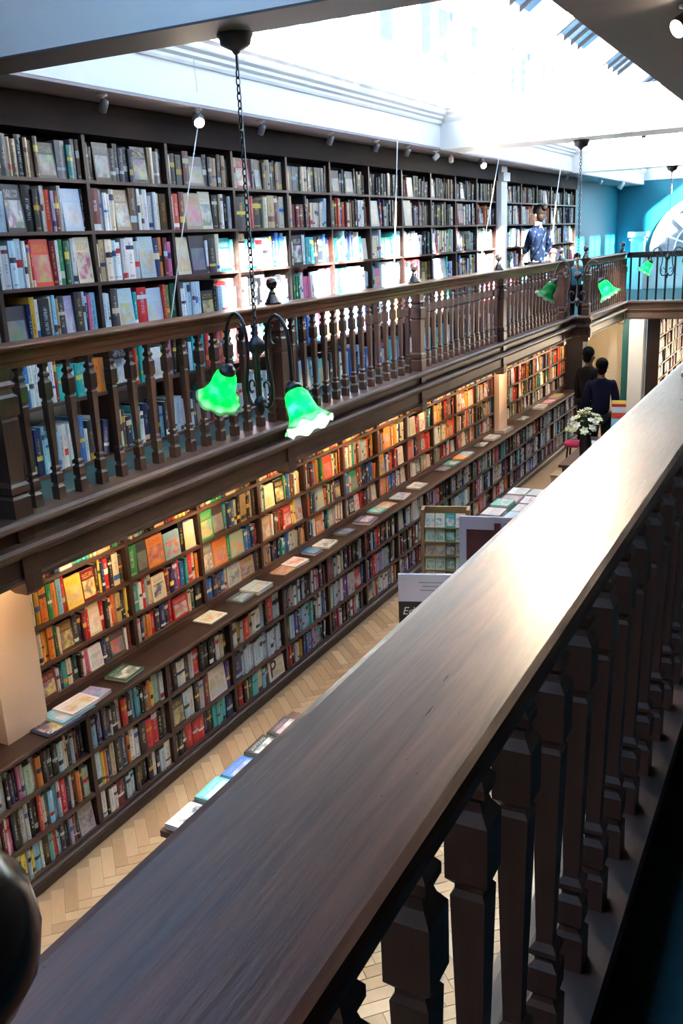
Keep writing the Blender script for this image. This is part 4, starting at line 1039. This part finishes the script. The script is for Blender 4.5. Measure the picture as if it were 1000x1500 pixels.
# sign board with black lower panel
sg = thing('sign_stand', 'lilac sign board with black lettered panel standing in the hall', 'sign', (-2.36, 5.87, 0), math.radians(18))
MB().box(-.27, .27, -.015, .015, .99, 1.20).build('header_card', LILAC, sg)
pn = MB().box(-.27, .27, -.02, .02, .42, .99).build('panel', BLKC, sg)
for x in (-.2, .2): sbox('leg', BLACKM, sg, x - .015, x + .015, -.01, .01, 0.02, .42)
MB().box(-.26, .26, -.16, .16, 0, .02).build('foot', BLACKM, sg)
link('lettering', text_mesh('Edinburgh', .085, TXTW, .25), pn, (-.245, -.0212, .89), (math.pi / 2, 0, 0))
for i, (z, n) in enumerate(((1.135, 20), (1.105, 16), (1.075, 18))):
    MB().box(-.012 * n * .5, .012 * n * .5, -.0165, -.0152, z, z + .010).build('text_line', plain('grey_print', (.25, .25, .33), .6), sg)
# card rack: six tiers of greeting cards
rk = thing('card_rack', 'wooden rack with six tiers of greeting cards', 'rack', (-2.52, 6.50, 0), math.radians(16))
OAKR = plain('rack_oak', (.34, .19, .08), .5, noise=.15)
MB().box(-.19, -.165, -.02, .10, 0, 1.50).build('side_panel', OAKR, rk); MB().box(.165, .19, -.02, .10, 0, 1.50).build('side_panel', OAKR, rk)
MB().box(-.165, .165, .08, .10, .30, 1.50).build('back_panel', OAKR, rk)
ccol = [('cream', 'teal'), ('pale green', 'green'), ('tan', 'charcoal'), ('pale green', 'olive'), ('cream', 'dark grey'), ('pale blue', 'teal')]
Mrk = Matrix.Translation((-2.52, 6.50, 0)) @ Matrix.Rotation(math.radians(16), 4, 'Z')
for ti in range(6):
    z0 = 1.36 - ti * .115
    MB().box(-.165, .165, -.03 - .008 * ti, .08, z0 - .012, z0).build('tier', OAKR, rk)
    for ci in range(4):
        c1, c2 = ccol[ti]
        p = [(-.158 + ci * .08, -.022 - .008 * ti, z0), (-.084 + ci * .08, -.022 - .008 * ti, z0), (-.084 + ci * .08, .02 - .008 * ti, z0 + .10), (-.158 + ci * .08, .02 - .008 * ti, z0 + .10)]
        pb_ = [(x, y + .003, z) for x, y, z in p]
        V = p + pb_; F = [(0, 1, 2, 3), (7, 6, 5, 4), (0, 4, 5, 1), (1, 5, 6, 2), (2, 6, 7, 3), (3, 7, 4, 0)]
        A = [(0, 2, [(0, 0), (1, 0), (1, 1), (0, 1)])] + [(0, 0, [(0, 0)] * 4)] * 5
        cc = c1 if ci != 2 else c2
        o = link('greeting_card', book_mesh('greeting_card', [(V, F, A, C(cc), C(c2 if ci != 2 else c1), R.random(), R.random())])); o.matrix_world = Mrk
        tag(o, f"{cc} greeting card, {ordn(ci + 1)} from left in the {ordn(ti + 1)} tier of the rack", 'card', 'greeting cards in the rack')
# poster stand
ps = thing('poster_stand', 'pale framed board with dark red poster beside the card rack', 'poster', (-2.12, 6.42, 0), math.radians(12))
MB().box(-.24, .24, -.012, .012, .55, 1.50).build('board', LILAC, ps)
po = MB().box(-.185, .185, -.016, -.0125, .62, 1.40).build('poster', plain('dark_red_poster', (.085, .02, .028), .5, noise=.5, nscale=14), ps)
for x in (0.05, .13): MB().box(x - .025, x + .025, -.0175, -.0161, 1.36, 1.455).build('picture', plain('maroon_print', (.10, .018, .03), .5), ps)
for x in (-.2, .2): sbox('leg', BLACKM, ps, x - .012, x + .012, -.01, .01, .0, .55)
ps2 = thing('poster_stand', 'lilac framed board just right of the dark red poster', 'poster', (-1.72, 6.55, 0), math.radians(5))
MB().box(-.14, .14, -.012, .012, .55, 1.46).build('board', LILAC, ps2)
MB().box(-.105, .105, -.016, -.0125, .62, 1.33).build('poster', BLKC, ps2)
for x in (-.11, .11): sbox('leg', BLACKM, ps2, x - .012, x + .012, -.01, .01, .0, .55)
# stool and red seat
st = thing('step_stool', 'pale wooden step stool on the floor near the flower vase', 'stool', (-3.05, 12.6, 0))
PALEW = plain('pale_wood', (.50, .38, .22), .5, noise=.1)
MB().box(-.20, .20, -.16, .16, .25, .28).build('seat', PALEW, st)
for sx in (-1, 1): MB().box(sx * .18 - .012, sx * .18 + .012, -.14, .14, 0, .25).build('side_panel', PALEW, st)
rs = thing('stool', 'dark stool with bright pink red cushion beside the vase', 'stool', (-3.18, 13.6, 0))
MB().lathe([(.15, .46), (.17, .475), (.17, .505), (.15, .52), (.02, .525)], 18).build('cushion', plain('pink_cushion', (.55, .03, .12), .8), rs, True)
for k in range(4):
    a = math.pi / 4 + k * math.pi / 2; MB().tube([(.13 * math.cos(a), .13 * math.sin(a), .46), (.17 * math.cos(a), .17 * math.sin(a), 0)], .014, 6).build('leg', BLACKM, rs)

# ------------------------------------------------------------------ vase of flowers on the table
vp = (-2.62, 11.75)
vs_ = thing('flower_vase', 'dark vase holding a bouquet of white and cream flowers', 'vase', (vp[0], vp[1], .7205))
MB().lathe([(.055, 0), (.065, .01), (.075, .10), (.08, .20), (.07, .26), (.062, .30), (.07, .32), (.062, .318), (.054, .30)], 18).build('vase_body', plain('dark_vase', (.02, .022, .03), .2), vs_, True)
LEAF = [plain('leaf_green', (.035, .10, .045), .55), plain('leaf_dark', (.018, .055, .04), .55)]
PET = [plain('petal_white', (.78, .76, .66), .6), plain('petal_cream', (.74, .68, .40), .6), plain('petal_green_white', (.58, .68, .48), .6)]
RF = random.Random(3)
for k in range(96):
    a = RF.uniform(0, 2 * math.pi); el = RF.uniform(.15, 1.45); r = RF.uniform(.15, .30)
    tip = Vector((r * math.cos(a) * math.cos(el), r * math.sin(a) * math.cos(el), .36 + r * math.sin(el) * 1.0))
    b0 = Vector((.03 * math.cos(a), .03 * math.sin(a), .30))
    if k < 40:
        stem = MB().tube([b0, (b0 + tip) / 2 + Vector((0, 0, .02)), tip], .003, 5).build('stem', LEAF[0], vs_)
        n = (tip - b0).normalized(); mb = MB(); u = n.orthogonal().normalized(); v = n.cross(u); rr = RF.uniform(.045, .07)
        for layer, (sc, lift) in enumerate(((1.0, .2), (.62, .55))):
            for i in range(6):
                an = 2 * math.pi * i / 6 + layer * .5; d = math.cos(an) * u + math.sin(an) * v; e = -math.sin(an) * u + math.cos(an) * v
                p1 = tip + d * rr * sc * .55 + n * rr * lift * .5; p2 = tip + d * rr * sc + n * rr * lift
                mb.add([tip, p1 + e * rr * .32 * sc, p2, p1 - e * rr * .32 * sc], [(0, 1, 2, 3)])
        mb.build('flower_head', PET[k % 3], stem, recalc=False)
    else:
        n = (tip - b0).normalized(); u = n.cross(Vector((0, 0, 1))).normalized() if abs(n.z) < .95 else Vector((1, 0, 0)); w = RF.uniform(.025, .045)
        base_ = b0.lerp(tip, .35); mid = b0.lerp(tip, .7)
        MB().add([base_, mid + u * w, tip - Vector((0, 0, .03)), mid - u * w], [(0, 1, 2, 3)]).build('leaf', LEAF[k % 2], vs_, recalc=False)
# brochure holder
bh = thing('brochure_stand', 'upright brochure with yellow, red and blue bands on the flower table', 'brochure', (-2.45, 12.98, .7205), math.radians(10))
MB().box(-.10, .10, -.02, .05, 0, .02).build('foot', WHITEM, bh)
for nm, z0, z1, cc in (('blue_band', .02, .30, 'sky blue'), ('red_band', .30, .38, 'scarlet'), ('upper_band', .38, .46, 'pale blue'), ('upper_red_band', .46, .50, 'red'), ('yellow_band', .50, .55, 'yellow')):
    MB().box(-.095, .095, 0, .01, z0, z1).build(nm, plain('brochure_' + cc.replace(' ', '_'), PAL[cc], .4), bh)

# ================================================================== PEOPLE
def skin_mesh(name, nodes, edges, mat, sub=2, root=0):
    """nodes: list of (x, y, z, radius[, radius2])"""
    me = bpy.data.meshes.new('tmp'); me.from_pydata([n[:3] for n in nodes], edges, [])
    ob = bpy.data.objects.new('tmp', me); COL.objects.link(ob)
    sk = ob.modifiers.new('s', 'SKIN'); sk.use_smooth_shade = True; sk.branch_smoothing = .5
    for i, n in enumerate(nodes):
        d = me.skin_vertices[0].data[i]; d.radius = (n[3], n[4] if len(n) > 4 else n[3]); d.use_root = (i == root)
    ss = ob.modifiers.new('u', 'SUBSURF'); ss.levels = sub; ss.render_levels = sub
    dg = bpy.context.evaluated_depsgraph_get(); out = bpy.data.meshes.new_from_object(ob.evaluated_get(dg)); out.name = name
    bpy.data.objects.remove(ob); bpy.data.meshes.remove(me)
    out.materials.clear(); out.materials.append(mat)
    out.polygons.foreach_set('use_smooth', [True] * len(out.polygons)); return out
SKIN = plain('skin_tone', (.50, .28, .19), .5); SKIN2 = plain('skin_tone_brown', (.20, .10, .065), .5)
def person(label, loc, rz, height, top, bottom, hair, skin=SKIN, arms=None, hairlong=False, head_turn=0.0, shoe=None, hat=None, group=None):
    """faces local -y; arms: per side (elbow, wrist) offsets; default hanging"""
    s = height / 1.75
    root = thing('person', label, 'person', loc, rz, group); root.scale = (s, s, s)
    N_, E_ = [], []
    def nd(p, r, par=None, r2=None):
        N_.append((*p, r, r2 if r2 else r)); 
        if par is not None: E_.append((par, len(N_) - 1))
        return len(N_) - 1
    pel = nd((0, 0, .96), .13, None, .10); sp = nd((0, 0, 1.14), .12, pel, .09); ch = nd((0, -.01, 1.32), .145, sp, .10); nb = nd((0, .005, 1.46), .07, ch); nk = nd((0, 0, 1.53), .052, nb)
    hd0 = nd((0, -.012, 1.59), .072, nk); hd1 = nd((0, -.008, 1.67), .088, hd0); nd((0, .0, 1.735), .062, hd1)
    ct_, st_ = math.sin(head_turn), math.cos(head_turn)
    nd((-.092 * ct_, -.092 * st_ - .01, 1.625), .016, hd0)                         # nose
    joints = {}
    for sg in (-1, 1):
        sh = nd((sg * .165, .0, 1.42), .062, ch); el_, wr_ = (arms or {}).get(sg, ((sg * .22, .02, 1.13), (sg * .22, -.06, .88)))
        el = nd(el_, .045, sh); wr = nd(wr_, .030, el)
        dv = (Vector(wr_) - Vector(el_)).normalized(); sd = dv.orthogonal().normalized(); ot = dv.cross(sd)
        pm = nd(tuple(Vector(wr_) + dv * .055), .034, wr, .018)
        for fi in range(4):
            b0 = Vector(wr_) + dv * .085 + sd * (.022 * (fi - 1.5)); L = (.06, .075, .07, .055)[fi]
            f1 = nd(tuple(b0), .0095, pm); f2 = nd(tuple(b0 + dv * L * .55 + ot * .008), .0085, f1); nd(tuple(b0 + dv * L * .9 + ot * .028), .0075, f2)
        t1 = nd(tuple(Vector(wr_) + dv * .04 + sd * .045), .0105, pm); nd(tuple(Vector(wr_) + dv * .08 + sd * .06 + ot * .015), .009, t1)
        hp = nd((sg * .09, 0, .90), .092, pel); kn = nd((sg * .10, -.01, .50), .058, hp); an = nd((sg * .105, .015, .10), .040, kn); ft = nd((sg * .11, -.06, .045), .038, an); nd((sg * .115, -.15, .03), .028, ft)
        joints[sg] = (el_, wr_)
    link('body', skin_mesh('body', N_, E_, skin, 1), root)
    # top garment
    T, TE = [], []
    def td(p, r, par=None, r2=None):
        T.append((*p, r, r2 if r2 else r))
        if par is not None: TE.append((par, len(T) - 1))
        return len(T) - 1
    a = td((0, 0, .87), .165, None, .135); b = td((0, 0, 1.12), .145, a, .115); c = td((0, -.01, 1.32), .172, b, .125); d = td((0, .005, 1.455), .095, c, .085); td((0, .005, 1.50), .068, d)
    for sg in (-1, 1):
        el_, wr_ = joints[sg]
        s1 = td((sg * .175, .0, 1.415), .082, c); s2 = td(el_, .064, s1); td(tuple(Vector(el_).lerp(Vector(wr_), .93)), .046, s2)
    link('top_garment', skin_mesh('top_garment', T, TE, top, 2), root)
    B, BE_ = [(0, 0, .97, .148, .12)], []
    for sg in (-1, 1):
        k = len(B); B += [(sg * .092, 0, .88, .105, .105), (sg * .102, -.01, .50, .078, .078), (sg * .106, .015, .09, .062, .062)]; BE_ += [(0, k), (k, k + 1), (k + 1, k + 2)]
    link('trousers', skin_mesh('trousers', B, BE_, bottom, 2), root)
    for sg in (-1, 1):
        MB().loft([[(sg * .108 + w * math.cos(q_), y + .03 * math.sin(q_) * 0, z + hh * max(0, math.sin(q_))) for q_ in (2 * math.pi * i / 10 for i in range(10))] for y, w, hh, z in ((.07, .03, .06, .002), (.03, .042, .085, .002), (-.06, .045, .06, .002), (-.14, .042, .045, .002), (-.19, .02, .025, .002))]).build('shoe', shoe or BLACKM, root, True)
    # hair
    hb = MB()
    def ell(c, r, zmin=-1.0):
        k = [(math.sin(math.pi * i / 12), math.cos(math.pi * i / 12)) for i in range(13)]
        hb.loft([[(c[0] + r[0] * max(w, .02) * math.cos(2 * math.pi * j / 16), c[1] + r[1] * max(w, .02) * math.sin(2 * math.pi * j / 16), c[2] + r[2] * max(h_, zmin)) for j in range(16)] for w, h_ in k])
    ell((0, .022, 1.695), (.093, .098, .098), -.75); ell((0, .045, 1.62), (.075, .062, .085))
    if hairlong: ell((.02, .115, 1.74), (.05, .045, .045))
    hb.build('hair', hair, root, True)
    for sg in (-1, 1):
        MB().lathe([(.002, -.012), (.012, -.008), (.018, 0), (.012, .008), (.002, .012)], 10).build('ear', skin, root, True).matrix_local = Matrix.Translation((sg * .085, .0, 1.635)) @ Matrix.Rotation(math.pi / 2, 4, 'Y')
        ex = Matrix.Rotation(-head_turn, 4, 'Z') @ Vector((sg * .032, -.083, 1.655))
        MB().lathe([(.001, -.009), (.008, -.004), (.009, .004), (.001, .009)], 8).build('eye', TXTW, root, True).location = (ex.x, ex.y, ex.z - 0)
    if hat:
        MB().lathe([(.105, -.01), (.108, .02), (.10, .06), (.07, .095), (.02, .108), (.002, .11)], 18).build('cap', hat, root, True).location = (0, .005, 1.69)
    return root
DKHAIR = plain('dark_hair', (.005, .004, .004), .7, spec=.1); BRHAIR = plain('brown_hair', (.007, .0035, .002), .7, spec=.1)
NAVYC = plain('navy_cloth', (.005, .006, .022), .9, spec=.2); BLKCL = plain('black_cloth', (.005, .005, .008), .9, spec=.2)
def blouse():
    t = NT('patterned_navy_blouse'); tc = t.n('TexCoord').outputs['Object']
    n = t.n('TexNoise', {'Vector': tc, 'Scale': 16.0, 'Detail': 2.0}).outputs[0]
    c = t.ramp(n, [(.42, (.0016, .0035, .010)), (.58, (.003, .007, .020)), (.66, (.03, .045, .075))])
    return t.done(t.n('BsdfPrincipled', {'Base Color': c, 'Roughness': .8, 'Specular IOR Level': .06}).outputs[0])
person('person in patterned navy blouse browsing the far gallery bookcase', (-4.12, 14.75, Z_G + .001), math.radians(-100), 1.80, blouse(), plain('dark_blue_skirt', (.003, .004, .008), .85, spec=.2), BRHAIR, hairlong=True,
       arms={-1: ((-.32, .06, 1.20), (-.30, -.06, 1.00)), 1: ((.36, .02, 1.22), (.26, -.10, 1.08))})
person('person in navy jumper seen from behind in front of the cream door', (-2.86, 13.75, .001), math.radians(195), 1.72, NAVYC, BLKCL, DKHAIR, SKIN2)
person('person in black jacket looking sideways behind the navy jumper', (-3.27, 14.75, .001), math.radians(150), 1.76, BLKCL, BLKCL, DKHAIR, SKIN2, head_turn=.9)
person('small child in red cap and dark coat at the gallery corner', (-4.06, 15.45, Z_G + .001), math.radians(20), 1.14, NAVYC, BLKCL, DKHAIR, hat=plain('red_cap', (.45, .06, .05), .7))
person('small child in bright blue top at the gallery corner', (-3.70, 15.62, Z_G + .001), math.radians(15), 1.06, plain('bright_blue_cloth', (.02, .30, .50), .8), BLKCL, DKHAIR)
